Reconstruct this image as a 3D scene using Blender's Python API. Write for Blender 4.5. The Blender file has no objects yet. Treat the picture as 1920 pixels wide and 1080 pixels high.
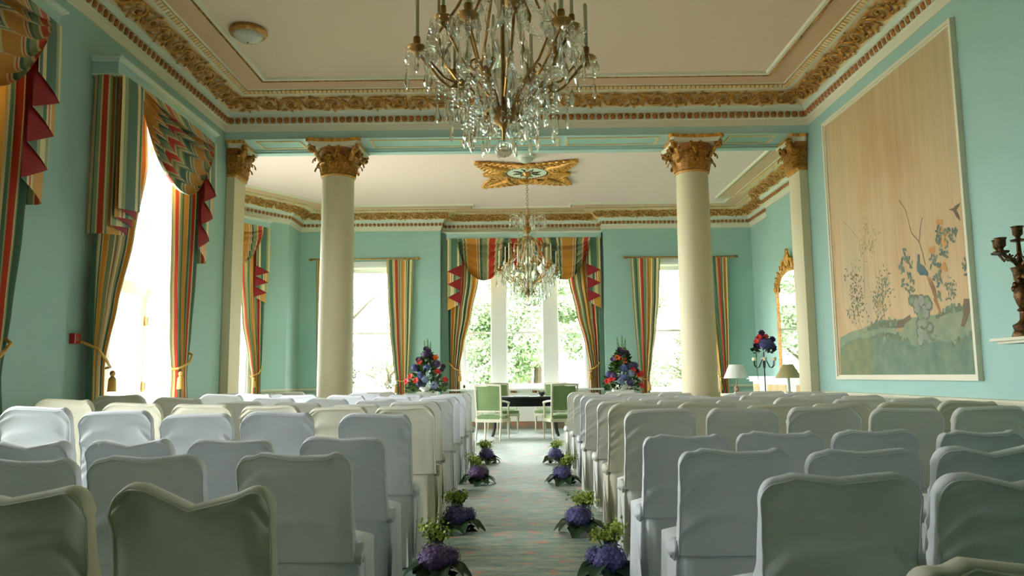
import bpy, math, random
from math import sin, cos, pi, sqrt, radians, atan2, exp, floor
from mathutils import Vector, Matrix, noise

scene = bpy.context.scene
COL = scene.collection
RND = random.Random(11)

# ------------------------------------------------------------------ camera, sky, exposure
EYE = 1.18
FPX = 1410.0
def _cam_dir(x, y):
    return Vector(((x - 960) / FPX, -(y - 540) / FPX, -1.0))
_dy = _cam_dir(972, 705).normalized()
_dz = _cam_dir(843, -11476); _dz = (_dz - _dy * _dz.dot(_dy)).normalized()
_dx = _dy.cross(_dz)
cam_data = bpy.data.cameras.new('camera')
cam_data.sensor_width = 36.0
cam_data.sensor_fit = 'HORIZONTAL'
cam_data.lens = FPX / 1920 * 36.0
cam_data.clip_start = 0.05
cam_data.clip_end = 400
cam = bpy.data.objects.new('camera', cam_data)
COL.objects.link(cam)
_m = Matrix((_dx, _dy, _dz)).to_4x4()
_m.translation = (0, 0, EYE)
cam.matrix_world = _m
scene.camera = cam

world = bpy.data.worlds.new('overcast_sky')
scene.world = world
world.use_nodes = True
_bg = world.node_tree.nodes['Background']
_bg.inputs['Color'].default_value = (0.93, 0.97, 1.0, 1)
_bg.inputs['Strength'].default_value = 4.6

vs = scene.view_settings
scene.display_settings.display_device = 'sRGB'
vs.view_transform = 'Standard'
vs.look = 'None'
vs.exposure = 2.75
vs.gamma = 1.0
vs.use_curve_mapping = False
cy = scene.cycles
cy.max_bounces = 10
cy.diffuse_bounces = 6
cy.glossy_bounces = 4
cy.transmission_bounces = 8
cy.transparent_max_bounces = 16
cy.caustics_reflective = False
cy.caustics_refractive = False
cy.sample_clamp_indirect = 6.0

def portal(name, center, right, up_len, width, normal):
    """daylight portal filling a window opening (guides sampling of the sky, gives off no light)"""
    ld = bpy.data.lights.new(name, 'AREA')
    ld.shape = 'RECTANGLE'
    ld.size = width
    ld.size_y = up_len
    ld.cycles.is_portal = True
    o = bpy.data.objects.new(name, ld)
    COL.objects.link(o)
    z = -Vector(normal)          # area lights shine along their local -Z
    x = Vector(right).normalized()
    y = z.cross(x)
    mm = Matrix((x, y, z)).transposed().to_4x4()
    mm.translation = center
    o.matrix_world = mm
    o['kind'] = 'helper'
    return o

# ------------------------------------------------------------------ plan of the two rooms (metres)
W = 4.0            # half width of the front room
YB, YB2 = 10.0, 10.6   # beam between the rooms
YR = 17.2          # end wall
YBAY = 17.5        # wall of the shallow centre recess
BAY0, BAY1 = -1.78, 2.0
ZCEIL = 4.99
ZOPEN = 3.95
XRB, XBREAST = 5.42, 5.12

# ------------------------------------------------------------------ helpers
def lin(r, g, b):
    f = lambda c: (c / 255 / 12.92) if c / 255 <= 0.04045 else ((c / 255 + 0.055) / 1.055) ** 2.4
    return (f(r), f(g), f(b))

class MB:
    def __init__(s):
        s.v = []; s.f = []; s.m = []; s.uv = []
    def add(s, vs, fs, mi=0, uvs=None):
        o = len(s.v)
        s.v += [tuple(p) for p in vs]
        s.uv += list(uvs) if uvs else [(0, 0)] * len(vs)
        for f in fs:
            s.f.append([i + o for i in f]); s.m.append(mi)
        return s
    def box(s, x0, y0, z0, x1, y1, z1, mi=0):
        vs = [(x, y, z) for z in (z0, z1) for y in (y0, y1) for x in (x0, x1)]
        return s.add(vs, [(0, 2, 3, 1), (4, 5, 7, 6), (0, 1, 5, 4), (2, 6, 7, 3), (0, 4, 6, 2), (1, 3, 7, 5)], mi)
    def grid(s, nu, nv, fn, mi=0, closeu=False, uvfn=None):
        vs = []; uvs = []
        cols = nu if closeu else nu + 1
        for j in range(nv + 1):
            for i in range(cols):
                vs.append(fn(i / nu, j / nv))
                uvs.append(uvfn(i / nu, j / nv) if uvfn else (i / nu, j / nv))
        fs = []
        for j in range(nv):
            for i in range(nu):
                a = j * cols + i; b = j * cols + (i + 1) % cols
                fs.append((a, b, b + cols, a + cols))
        return s.add(vs, fs, mi, uvs)
    def tube(s, pts, r, n=6, mi=0, flat=1.0, nrm=None, caps=True):
        pts = [Vector(p) for p in pts]
        N = len(pts); vs = []; fs = []
        rr = r if isinstance(r, (list, tuple)) else [r] * N
        ref = Vector(nrm) if nrm else None
        prev = None
        for i, p in enumerate(pts):
            t = (pts[min(i + 1, N - 1)] - pts[max(i - 1, 0)])
            t = t.normalized() if t.length > 1e-9 else Vector((0, 0, 1))
            if ref is not None:
                a = ref - t * ref.dot(t)
            elif prev is not None:
                a = prev - t * prev.dot(t)
            else:
                a = t.orthogonal()
            if a.length < 1e-6: a = t.orthogonal()
            a.normalize(); prev = a
            b = t.cross(a)
            for k in range(n):
                an = 2 * pi * k / n
                vs.append(p + a * (cos(an) * rr[i] * flat) + b * (sin(an) * rr[i]))
        for i in range(N - 1):
            for k in range(n):
                k2 = (k + 1) % n
                fs.append((i * n + k, i * n + k2, (i + 1) * n + k2, (i + 1) * n + k))
        if caps:
            fs.append(tuple(range(n))[::-1]); fs.append(tuple((N - 1) * n + k for k in range(n)))
        return s.add(vs, fs, mi)
    def lathe(s, prof, n=24, c=(0, 0, 0), mi=0, caps=True):
        vs = []; fs = []
        for r, z in prof:
            for k in range(n):
                a = 2 * pi * k / n
                vs.append((c[0] + r * cos(a), c[1] + r * sin(a), c[2] + z))
        for i in range(len(prof) - 1):
            for k in range(n):
                k2 = (k + 1) % n
                fs.append((i * n + k, i * n + k2, (i + 1) * n + k2, (i + 1) * n + k))
        if caps:
            if prof[0][0] > 1e-4: fs.append(tuple(range(n))[::-1])
            if prof[-1][0] > 1e-4: fs.append(tuple((len(prof) - 1) * n + k for k in range(n)))
        return s.add(vs, fs, mi)
    def ball(s, c, r, nu=10, nv=6, mi=0, fn=None):
        rx, ry, rz = r if isinstance(r, (tuple, list)) else (r, r, r)
        vs = [(c[0], c[1], c[2] - rz)]; fs = []
        for j in range(1, nv):
            ph = -pi / 2 + pi * j / nv
            for i in range(nu):
                th = 2 * pi * i / nu
                vs.append((c[0] + rx * cos(ph) * cos(th), c[1] + ry * cos(ph) * sin(th), c[2] + rz * sin(ph)))
        vs.append((c[0], c[1], c[2] + rz))
        if fn: vs = [fn(Vector(p)) for p in vs]
        for i in range(nu):
            fs.append((0, 1 + (i + 1) % nu, 1 + i))
            for j in range(nv - 2):
                a = 1 + j * nu + i; b = 1 + j * nu + (i + 1) % nu
                fs.append((a, b, b + nu, a + nu))
            a = 1 + (nv - 2) * nu
            fs.append((a + i, a + (i + 1) % nu, len(vs) - 1))
        return s.add(vs, fs, mi)
    def prism(s, poly, fn, mi=0, mi_side=None):
        """poly: 2-D outline; fn(p, k) -> 3-D point of cap k (0, 1)"""
        n = len(poly)
        vs = [fn(p, 0) for p in poly] + [fn(p, 1) for p in poly]
        s.add(vs, [tuple(range(n))[::-1], tuple(range(n, 2 * n))], mi)
        o = len(s.v) - 2 * n
        for i in range(n):
            j = (i + 1) % n
            s.f.append([o + i, o + j, o + n + j, o + n + i]); s.m.append(mi if mi_side is None else mi_side)
        return s
    def merge(s, other, M=None, mi=None):
        vs = [tuple(M @ Vector(p)) for p in other.v] if M is not None else other.v
        o = len(s.v)
        s.v += vs; s.uv += other.uv
        for f, m in zip(other.f, other.m):
            s.f.append([i + o for i in f]); s.m.append(m if mi is None else mi)
        return s
    def mesh(s, name, mats, smooth=40):
        me = bpy.data.meshes.new(name)
        me.from_pydata(s.v, [], s.f)
        for m in (mats if isinstance(mats, (list, tuple)) else [mats]):
            me.materials.append(m)
        me.polygons.foreach_set('material_index', s.m)
        if any(u != (0, 0) for u in s.uv):
            ul = me.uv_layers.new(name='UVMap')
            li = [0] * len(me.loops); me.loops.foreach_get('vertex_index', li)
            flat = []
            for i in li: flat += [s.uv[i][0], s.uv[i][1]]
            ul.data.foreach_set('uv', flat)
        if smooth:
            me.polygons.foreach_set('use_smooth', [True] * len(me.polygons))
            me.set_sharp_from_angle(angle=radians(smooth))
        me.update()
        return me

def ob(name, me, parent=None, loc=(0, 0, 0), rot=(0, 0, 0), scale=(1, 1, 1), mat=None, M=None):
    o = bpy.data.objects.new(name, me)
    COL.objects.link(o)
    o.parent = parent
    if M is not None:
        o.matrix_basis = M
    else:
        o.location = loc; o.rotation_euler = rot; o.scale = scale
    if mat is not None:
        for sl in o.material_slots[:1]:
            sl.link = 'OBJECT'; sl.material = mat
    return o
def tag(o, label, cat=None, group=None):
    o['label'] = label
    if cat: o['category'] = cat
    if group: o['group'] = group
    return o
def thing(name, label, cat, loc=(0, 0, 0), rotz=0.0, group=None):
    o = ob(name, None, None, loc, (0, 0, rotz))
    o.empty_display_size = 0.1
    return tag(o, label, cat, group)
def struct(name, me, parent=None, **k):
    o = ob(name, me, parent, **k)
    o['kind'] = 'structure'
    return o
def stuff(o):
    o['kind'] = 'stuff'; return o
def frame_matrix(o, x, y, z):
    m = Matrix((Vector(x), Vector(y), Vector(z))).transposed().to_4x4()
    m.translation = o
    return m

# ------------------------------------------------------------------ materials
def mat(name, col, rough=0.6, metal=0.0, var=0.0, vscale=6.0, bump=0.0, bscale=40.0, spec=0.5, sheen=0.0, coat=0.0, col2=None, stretch=None):
    m = bpy.data.materials.new(name); m.use_nodes = True
    nt = m.node_tree; b = nt.nodes['Principled BSDF']
    c = lin(*col)
    b.inputs['Base Color'].default_value = (*c, 1)
    b.inputs['Roughness'].default_value = rough
    b.inputs['Metallic'].default_value = metal
    b.inputs['Specular IOR Level'].default_value = spec
    if sheen: b.inputs['Sheen Weight'].default_value = sheen
    if coat: b.inputs['Coat Weight'].default_value = coat
    if var or bump:
        tc = nt.nodes.new('ShaderNodeTexCoord')
        src = tc.outputs['Object']
        if stretch:
            mp = nt.nodes.new('ShaderNodeMapping'); mp.inputs['Scale'].default_value = stretch
            nt.links.new(src, mp.inputs['Vector']); src = mp.outputs['Vector']
    if var:
        n = nt.nodes.new('ShaderNodeTexNoise'); n.inputs['Scale'].default_value = vscale; n.inputs['Detail'].default_value = 5
        nt.links.new(src, n.inputs['Vector'])
        r = nt.nodes.new('ShaderNodeValToRGB')
        c2 = lin(*col2) if col2 else tuple(x * (1 - var) for x in c)
        r.color_ramp.elements[0].position = 0.32; r.color_ramp.elements[0].color = (*c2, 1)
        r.color_ramp.elements[1].position = 0.68; r.color_ramp.elements[1].color = (*c, 1)
        nt.links.new(n.outputs['Fac'], r.inputs['Fac'])
        nt.links.new(r.outputs['Color'], b.inputs['Base Color'])
    if bump:
        n = nt.nodes.new('ShaderNodeTexNoise'); n.inputs['Scale'].default_value = bscale; n.inputs['Detail'].default_value = 3
        nt.links.new(src, n.inputs['Vector'])
        bp = nt.nodes.new('ShaderNodeBump'); bp.inputs['Strength'].default_value = bump; bp.inputs['Distance'].default_value = 0.01
        nt.links.new(n.outputs['Fac'], bp.inputs['Height'])
        nt.links.new(bp.outputs['Normal'], b.inputs['Normal'])
    return m

M_WALL = mat('teal_wall_paint', (164, 200, 189), 0.7, var=0.05, vscale=1.2, bump=0.05, bscale=60)
M_WALL2 = mat('pale_teal_paint', (182, 212, 204), 0.65)
M_CREAM = mat('cream_paint', (226, 219, 193), 0.55, bump=0.03, bscale=80)
M_MINT = mat('mint_white_paint', (216, 224, 205), 0.55)
M_CEIL = mat('ceiling_paint', (230, 202, 178), 0.8, bump=0.04, bscale=30)
M_CEILB = mat('far_ceiling_paint', (238, 212, 203), 0.8, bump=0.04, bscale=30)
M_PEACH = mat('peach_paint', (222, 182, 146), 0.7)
M_WHITE = mat('white_gloss_paint', (240, 240, 234), 0.35)
M_COLUMN = mat('ivory_column_paint', (216, 204, 166), 0.55, var=0.06, vscale=3, stretch=(1, 1, .25))
M_GOLD = mat('gilding', (214, 154, 58), 0.42, metal=0.25, var=0.45, vscale=28, col2=(136, 82, 22), bump=0.3, bscale=90)
M_GOLDB = mat('bright_gilding', (240, 180, 78), 0.4, metal=0.2, var=0.3, vscale=25, col2=(178, 112, 36), bump=0.2, bscale=80)
M_OCHRE = mat('ochre_ground_paint', (228, 188, 122), 0.6, var=0.25, vscale=5, col2=(236, 210, 160))
M_EGG = mat('russet_gilding', (190, 122, 48), 0.45, metal=0.15, var=0.3, vscale=30, col2=(146, 84, 28))
M_BRASS = mat('antique_brass', (206, 156, 84), 0.35, metal=0.7, var=0.25, vscale=20, col2=(150, 104, 48))
M_BRONZE = mat('dark_gilt_bronze', (120, 84, 44), 0.4, metal=0.8, var=0.5, vscale=30, col2=(44, 34, 24), bump=0.4, bscale=60)
M_BLACK = mat('black_lacquer', (16, 16, 18), 0.3)
M_IRON = mat('black_iron', (22, 22, 24), 0.5, metal=0.4)
M_RED = mat('red_plastic', (176, 24, 26), 0.4)
M_COVER = mat('white_cotton_cover', (224, 226, 229), 0.75, sheen=0.15, bump=0.06, bscale=220)
M_COVERC = mat('ivory_cotton_cover', (226, 225, 216), 0.75, sheen=0.15, bump=0.06, bscale=220)
M_COVERD = mat('cream_cotton_cover', (220, 214, 192), 0.75, sheen=0.15, bump=0.06, bscale=220)
M_LINING = mat('crimson_lining', (150, 22, 26), 0.7)
M_ROPE = mat('gold_cord', (204, 160, 74), 0.6, bump=0.5, bscale=150)
M_CANDLE = mat('ivory_candle', (228, 214, 176), 0.5)
M_LEAF = mat('dark_green_leaf', (44, 74, 40), 0.45, var=0.4, vscale=20)
M_LEAF2 = mat('fresh_green_leaf', (96, 132, 52), 0.5, var=0.3, vscale=25)
M_LIME = mat('lime_flower', (176, 196, 84), 0.6, var=0.3, vscale=60)
M_STEM = mat('green_stem', (92, 122, 62), 0.6)
M_HYD = [mat('violet_hydrangea', (104, 98, 156), 0.6, var=0.45, vscale=40, col2=(58, 52, 104)),
         mat('blue_hydrangea', (128, 142, 200), 0.6, var=0.4, vscale=40, col2=(84, 92, 168)),
         mat('mauve_hydrangea', (118, 88, 134), 0.6, var=0.4, vscale=40, col2=(66, 44, 88)),
         mat('pale_blue_hydrangea', (170, 182, 216), 0.6, var=0.3, vscale=40, col2=(120, 134, 188))]
M_SCARLET = mat('scarlet_petal', (216, 40, 28), 0.5, var=0.25, vscale=30)
M_ORANGE = mat('orange_petal', (230, 96, 34), 0.5)
M_PLUM = mat('plum_petal', (66, 30, 84), 0.55, var=0.4, vscale=40)
M_CHAIRW = mat('ivory_chair_paint', (222, 214, 190), 0.45)
M_SHADEW = mat('white_lamp_shade', (244, 242, 234), 0.8)
M_SHADEB = mat('straw_lamp_shade', (196, 176, 126), 0.8, var=0.15, vscale=60)
M_CERAMIC = mat('patterned_ceramic', (206, 176, 146), 0.3, var=0.5, vscale=25, col2=(120, 84, 66))
M_SILVER = mat('silver_plate', (206, 206, 204), 0.2, metal=0.9)
M_PAPER = mat('white_paper', (240, 240, 236), 0.7)
M_MIRROR = mat('mirror_silvering', (236, 240, 238), 0.02, metal=1.0)
M_BARK = mat('tree_bark', (92, 78, 62), 0.9, var=0.3, vscale=8)
M_TERRACE = mat('pale_gravel', (214, 208, 196), 0.95, var=0.1, vscale=4)
M_LAWN = mat('lawn_grass', (112, 132, 72), 0.95, var=0.3, vscale=3)

def node_mat(name):
    m = bpy.data.materials.new(name); m.use_nodes = True
    return m, m.node_tree, m.node_tree.nodes['Principled BSDF']
def ramp(nt, stops, interp='LINEAR'):
    r = nt.nodes.new('ShaderNodeValToRGB'); cr = r.color_ramp; cr.interpolation = interp
    while len(cr.elements) < len(stops): cr.elements.new(0.5)
    for e, (p, c) in zip(cr.elements, stops):
        e.position = p; e.color = (*lin(*c), 1)
    return r
def math_node(nt, op, a, b=None):
    n = nt.nodes.new('ShaderNodeMath'); n.operation = op
    for i, x in enumerate((a, b)):
        if x is None: continue
        if hasattr(x, 'default_value') or hasattr(x, 'links'): nt.links.new(x, n.inputs[i])
        else: n.inputs[i].default_value = x
    return n.outputs[0]

def stripe_mat(name, period=0.62):
    m, nt, b = node_mat(name)
    uv = nt.nodes.new('ShaderNodeUVMap'); uv.uv_map = 'UVMap'
    sx = nt.nodes.new('ShaderNodeSeparateXYZ'); nt.links.new(uv.outputs['UV'], sx.inputs[0])
    fr = math_node(nt, 'FRACT', math_node(nt, 'MULTIPLY', sx.outputs['X'], 1 / period))
    cream, sage, green, gold, red = (224, 206, 150), (150, 160, 112), (74, 112, 88), (214, 152, 52), (206, 58, 26)
    r = ramp(nt, [(0, gold), (.13, cream), (.17, green), (.20, cream), (.24, green), (.36, sage), (.40, cream), (.47, sage), (.52, cream),
                  (.56, red), (.68, cream), (.72, sage), (.82, green), (.86, cream), (.89, red), (.905, cream), (.93, gold)], 'CONSTANT')
    nt.links.new(fr, r.inputs['Fac'])
    nt.links.new(r.outputs['Color'], b.inputs['Base Color'])
    b.inputs['Roughness'].default_value = 0.6
    b.inputs['Sheen Weight'].default_value = 0.2
    return m
M_STRIPE = stripe_mat('striped_curtain_silk')

# glass: panes of the windows, and the crystal of the chandeliers
def glass_mat(name, tint, fac, rough=0.0):
    m = bpy.data.materials.new(name); m.use_nodes = True
    nt = m.node_tree
    nt.nodes.remove(nt.nodes['Principled BSDF'])
    out = nt.nodes['Material Output']
    tr = nt.nodes.new('ShaderNodeBsdfTransparent'); tr.inputs['Color'].default_value = (*tint, 1)
    gl = nt.nodes.new('ShaderNodeBsdfGlossy'); gl.inputs['Roughness'].default_value = rough
    fz = nt.nodes.new('ShaderNodeFresnel'); fz.inputs['IOR'].default_value = 1.5
    mx = nt.nodes.new('ShaderNodeMixShader')
    f = math_node(nt, 'MULTIPLY', fz.outputs[0], fac)
    f = math_node(nt, 'MINIMUM', f, 0.9)
    nt.links.new(f, mx.inputs[0])
    nt.links.new(tr.outputs[0], mx.inputs[1]); nt.links.new(gl.outputs[0], mx.inputs[2])
    nt.links.new(mx.outputs[0], out.inputs['Surface'])
    return m
M_PANE = glass_mat('window_pane_glass', (0.98, 0.99, 0.985), 0.6)
def crystal_mat():
    """cut glass: refracting body, mixed with some straight-through light for the fine cutting"""
    m, nt, b = node_mat('cut_crystal')
    b.inputs['Base Color'].default_value = (0.96, 0.98, 0.95, 1); b.inputs['Roughness'].default_value = 0.06
    b.inputs['Transmission Weight'].default_value = 1.0; b.inputs['IOR'].default_value = 1.45
    out = nt.nodes['Material Output']
    tr = nt.nodes.new('ShaderNodeBsdfTransparent'); tr.inputs['Color'].default_value = (.93, .95, .92, 1)
    mx = nt.nodes.new('ShaderNodeMixShader'); mx.inputs[0].default_value = .35
    nt.links.new(b.outputs[0], mx.inputs[1]); nt.links.new(tr.outputs[0], mx.inputs[2])
    nt.links.new(mx.outputs[0], out.inputs['Surface'])
    return m
M_CRYSTAL = crystal_mat()
m, nt, b = node_mat('crystal_ball_glass')
b.inputs['Base Color'].default_value = (0.9, 0.93, 0.88, 1); b.inputs['Roughness'].default_value = 0.0
b.inputs['Transmission Weight'].default_value = 1.0; b.inputs['IOR'].default_value = 1.5
M_BALL = m
M_FROST = mat('ribbed_glass_dome', (206, 206, 186), 0.18, var=0.2, vscale=30)

def carpet():
    m, nt, b = node_mat('patterned_carpet')
    tc = nt.nodes.new('ShaderNodeTexCoord')
    def mp(sc):
        n = nt.nodes.new('ShaderNodeMapping'); n.inputs['Scale'].default_value = sc
        nt.links.new(tc.outputs['Object'], n.inputs['Vector']); return n.outputs['Vector']
    def nz(vec, sc, det=4, rough=.6):
        n = nt.nodes.new('ShaderNodeTexNoise'); n.inputs['Scale'].default_value = sc; n.inputs['Detail'].default_value = det
        n.inputs['Roughness'].default_value = rough
        nt.links.new(vec, n.inputs['Vector']); return n.outputs['Fac']
    def mix(f, a, bb):
        n = nt.nodes.new('ShaderNodeMix'); n.data_type = 'RGBA'
        nt.links.new(f, n.inputs[0])
        for k, x in ((6, a), (7, bb)):
            if isinstance(x, tuple): n.inputs[k].default_value = (*lin(*x), 1)
            else: nt.links.new(x, n.inputs[k])
        return n.outputs[2]
    base = ramp(nt, [(.36, (62, 100, 92)), (.46, (96, 130, 116)), (.54, (134, 150, 126)), (.62, (172, 164, 122))])
    nt.links.new(nz(mp((2.2, 5.5, 1)), 2.2, 6, .75), base.inputs['Fac'])
    vo = nt.nodes.new('ShaderNodeTexVoronoi'); vo.inputs['Scale'].default_value = 7.0
    nt.links.new(mp((1, 1.3, 1)), vo.inputs['Vector'])
    spots = ramp(nt, [(.24, (255, 255, 255)), (.38, (0, 0, 0))]); nt.links.new(vo.outputs['Distance'], spots.inputs['Fac'])
    patch = ramp(nt, [(.44, (0, 0, 0)), (.55, (255, 255, 255))]); nt.links.new(nz(mp((2.2, 3.0, 1)), 1.3, 3), patch.inputs['Fac'])
    fine = ramp(nt, [(.40, (0, 0, 0)), (.52, (255, 255, 255))]); nt.links.new(nz(mp((1, 1.6, 1)), 22, 2), fine.inputs['Fac'])
    f = math_node(nt, 'MULTIPLY', math_node(nt, 'MULTIPLY', spots.outputs[0], patch.outputs[0]), fine.outputs[0])
    c = mix(f, base.outputs[0], (212, 112, 66))
    dark = ramp(nt, [(.60, (0, 0, 0)), (.70, (255, 255, 255))]); nt.links.new(nz(mp((6, 22, 1)), 3.0, 4, .7), dark.inputs['Fac'])
    c = mix(math_node(nt, 'MULTIPLY', dark.outputs[0], .55), c, (84, 122, 116))
    nt.links.new(c, b.inputs['Base Color'])
    b.inputs['Roughness'].default_value = 0.5
    b.inputs['Sheen Weight'].default_value = 0.15
    bp = nt.nodes.new('ShaderNodeBump'); bp.inputs['Strength'].default_value = .25; bp.inputs['Distance'].default_value = .01
    nt.links.new(nz(tc.outputs['Object'], 160, 2), bp.inputs['Height']); nt.links.new(bp.outputs['Normal'], b.inputs['Normal'])
    return m
M_CARPET = carpet()
M_BORDER = mat('floral_carpet_border', (96, 128, 118), .8, var=.5, vscale=9, col2=(186, 118, 84))

def dado_mat():
    m, nt, b = node_mat('fretted_dado_paint')
    tc = nt.nodes.new('ShaderNodeTexCoord')
    mpn = nt.nodes.new('ShaderNodeMapping'); mpn.inputs['Scale'].default_value = (30, 30, 30)
    nt.links.new(tc.outputs['Object'], mpn.inputs['Vector'])
    vo = nt.nodes.new('ShaderNodeTexVoronoi'); vo.inputs['Scale'].default_value = 1.0; vo.inputs['Randomness'].default_value = .25
    nt.links.new(mpn.outputs['Vector'], vo.inputs['Vector'])
    r = ramp(nt, [(.25, (214, 212, 190)), (.5, (150, 166, 146))]); nt.links.new(vo.outputs['Distance'], r.inputs['Fac'])
    nt.links.new(r.outputs[0], b.inputs['Base Color']); b.inputs['Roughness'].default_value = .6
    return m
M_DADO = dado_mat()

def check_mat():
    m, nt, b = node_mat('green_checked_fabric')
    tc = nt.nodes.new('ShaderNodeTexCoord')
    bt = nt.nodes.new('ShaderNodeTexBrick'); bt.offset = 0.0
    bt.inputs['Scale'].default_value = 22.0; bt.inputs['Brick Width'].default_value = .5; bt.inputs['Row Height'].default_value = .5
    bt.inputs['Mortar Size'].default_value = .07
    bt.inputs['Color1'].default_value = (*lin(84, 122, 66), 1); bt.inputs['Color2'].default_value = (*lin(76, 112, 60), 1)
    bt.inputs['Mortar'].default_value = (*lin(160, 176, 124), 1)
    mp = nt.nodes.new('ShaderNodeMapping'); mp.inputs['Rotation'].default_value = (radians(90), 0, 0)
    nt.links.new(tc.outputs['Object'], mp.inputs['Vector']); nt.links.new(mp.outputs['Vector'], bt.inputs['Vector'])
    nt.links.new(bt.outputs['Color'], b.inputs['Base Color']); b.inputs['Roughness'].default_value = .8
    return m
M_CHECK = check_mat()

# ------------------------------------------------------------------ floor and walls
def V2(p, z=0.0): return Vector((p[0], p[1], z))

struct('floor', MB().box(-7.2, -2.6, -0.25, 6.2, 18.2, 0.0).mesh('floor', M_CARPET, 0))

def local_box(mb, P0, u, out, s0, s1, o0, o1, z0, z1, mi=0):
    P0 = Vector((P0[0], P0[1], 0)); u = Vector((u[0], u[1], 0)); out = Vector((out[0], out[1], 0))
    vs = [P0 + u * s + out * o + Vector((0, 0, z)) for z in (z0, z1) for o in (o0, o1) for s in (s0, s1)]
    mb.add(vs, [(0, 2, 3, 1), (4, 5, 7, 6), (0, 1, 5, 4), (2, 6, 7, 3), (0, 4, 6, 2), (1, 3, 7, 5)], mi)

def wall(name, P0, P1, thick, openings=(), ext=(0, 0), z1=ZCEIL + .1):
    d = Vector((P1[0] - P0[0], P1[1] - P0[1])); L = d.length; u = d / L; out = Vector((-u.y, u.x))
    mb = MB(); s = -ext[0]
    for a, b, za, zb in sorted(openings):
        local_box(mb, P0, u, out, s, a, 0, thick, 0, z1)
        if za > 0: local_box(mb, P0, u, out, a, b, 0, thick, 0, za)
        local_box(mb, P0, u, out, a, b, 0, thick, zb, z1)
        s = b
    local_box(mb, P0, u, out, s, L + ext[1], 0, thick, 0, z1)
    return struct(name, mb.mesh(name, M_WALL, 0))

LW = [7.915, 4.735, 1.555]      # centres of the tall windows along the left wall; the last is unseen, added for near daylight
HALF = 0.77
HALVES = [HALF, .56, .22]  # second and third openings narrowed to hold back daylight on the near chairs
wall('wall_left', (-W, -2.2), (-W, 10.6), .45, [(y + 2.2 - h, y + 2.2 + h, 0.04, ZOPEN) for y, h in zip(LW, HALVES)], (.4, 0))
wall('wall_right', (W, 10.6), (W, -2.2), .45, ext=(0, .4))
wall('wall_rear', (W, -2.2), (-W, -2.2), .3, ext=(.3, .3))
PD0, PD1 = (-5.36, 15.85), (-6.6, 14.1)
DL = sqrt((PD1[0] - PD0[0]) ** 2 + (PD1[1] - PD0[1]) ** 2)
wall('wall_partition_left', (-4.45, 10.6), (-7.0, 10.6), .4)
wall('wall_garden', (-6.6, 10.6), (-6.6, 14.1), .4, [(.15, 3.35, .5, ZOPEN)])  # wide opening out of view, sized to brighten the far room
wall('wall_canted', PD1, PD0, .4, [(.35, 1.75, .04, ZOPEN)], (.1, 0))
wall('wall_return', PD0, (-5.03, 16.3), .4)
wall('wall_corner', (-5.03, 16.3), (-5.03, YR), .4, ext=(0, .4))
FWIN = [(-4.32, -2.72), (2.95, 4.55)]
wall('wall_end', (-5.03, YR), (BAY0, YR), .45, [(FWIN[0][0] + 5.03, FWIN[0][1] + 5.03, .78, 3.74)])
wall('wall_end_right', (BAY1, YR), (XRB, YR), .45, [(FWIN[1][0] - BAY1, FWIN[1][1] - BAY1, .78, 3.74)], (0, .4))
wall('wall_bay', (BAY0, YBAY), (BAY1, YBAY), .4, [(.42, 3.37, .88, 4.25)], (.02, .02))
wall('wall_far_right', (XRB, YR), (XRB, 10.6), .4)
wall('wall_partition_right', (5.9, 10.6), (4.45, 10.6), .4)
struct('wall_chimney_breast', MB().box(XBREAST, 12.3, 0, XRB + .02, 15.2, ZCEIL).mesh('wall_chimney_breast', M_WALL, 0))

struct('ceiling', MB().box(-4.5, -2.6, ZCEIL, 4.5, 10.3, 5.25).mesh('ceiling', M_CEIL, 0))
struct('ceiling_far', MB().box(-7.2, 10.3, ZCEIL, 6.2, 18.2, 5.25).mesh('ceiling_far', M_CEILB, 0))

# carpeted step under the bay window and white skirting
struct('trim_1', MB().box(BAY0 + .02, 17.26, 0, BAY1 - .02, YBAY, .15).mesh('step', M_BORDER, 0))
mb = MB()
mb.box(BAY0 + .02, YBAY - .05, .15, BAY1 - .02, YBAY, .86)
for a, b in ((-1.6, -.5), (-.4, .62), (.72, 1.78)):
    mb.box(a, YBAY - .065, .28, b, YBAY - .05, .74)
mb.box(BAY0 + .02, YBAY - .16, .85, BAY1 - .02, YBAY, .89)
struct('trim_2', mb.mesh('window_apron', M_WHITE, 0))

# ------------------------------------------------------------------ sweeps: cornice, dado rail, baseboard
def mitre_path(path):
    """inward (right-hand) mitre vector for every vertex of an open polyline"""
    P = [Vector((p[0], p[1])) for p in path]
    nr = []
    for a, b in zip(P, P[1:]):
        d = (b - a).normalized(); nr.append(Vector((d.y, -d.x)))
    out = []
    for i in range(len(P)):
        n0 = nr[max(i - 1, 0)]; n1 = nr[min(i, len(nr) - 1)]
        s = n0 + n1
        out.append(s * (1.0 / (1.0 + n0.dot(n1))))
    return P, out
def sweep(mb, path, prof):
    """prof: list of (d, z, material of the face up to the next point)"""
    P, Mv = mitre_path(path)
    for (d0, z0, mi), (d1, z1, _) in zip(prof, prof[1:]):
        vs = []
        for p, mvec in zip(P, Mv):
            a = p + mvec * d0; b = p + mvec * d1
            vs += [(a.x, a.y, z0), (b.x, b.y, z1)]
        mb.add(vs, [(2 * i, 2 * i + 1, 2 * i + 3, 2 * i + 2) for i in range(len(P) - 1)], mi)
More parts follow.
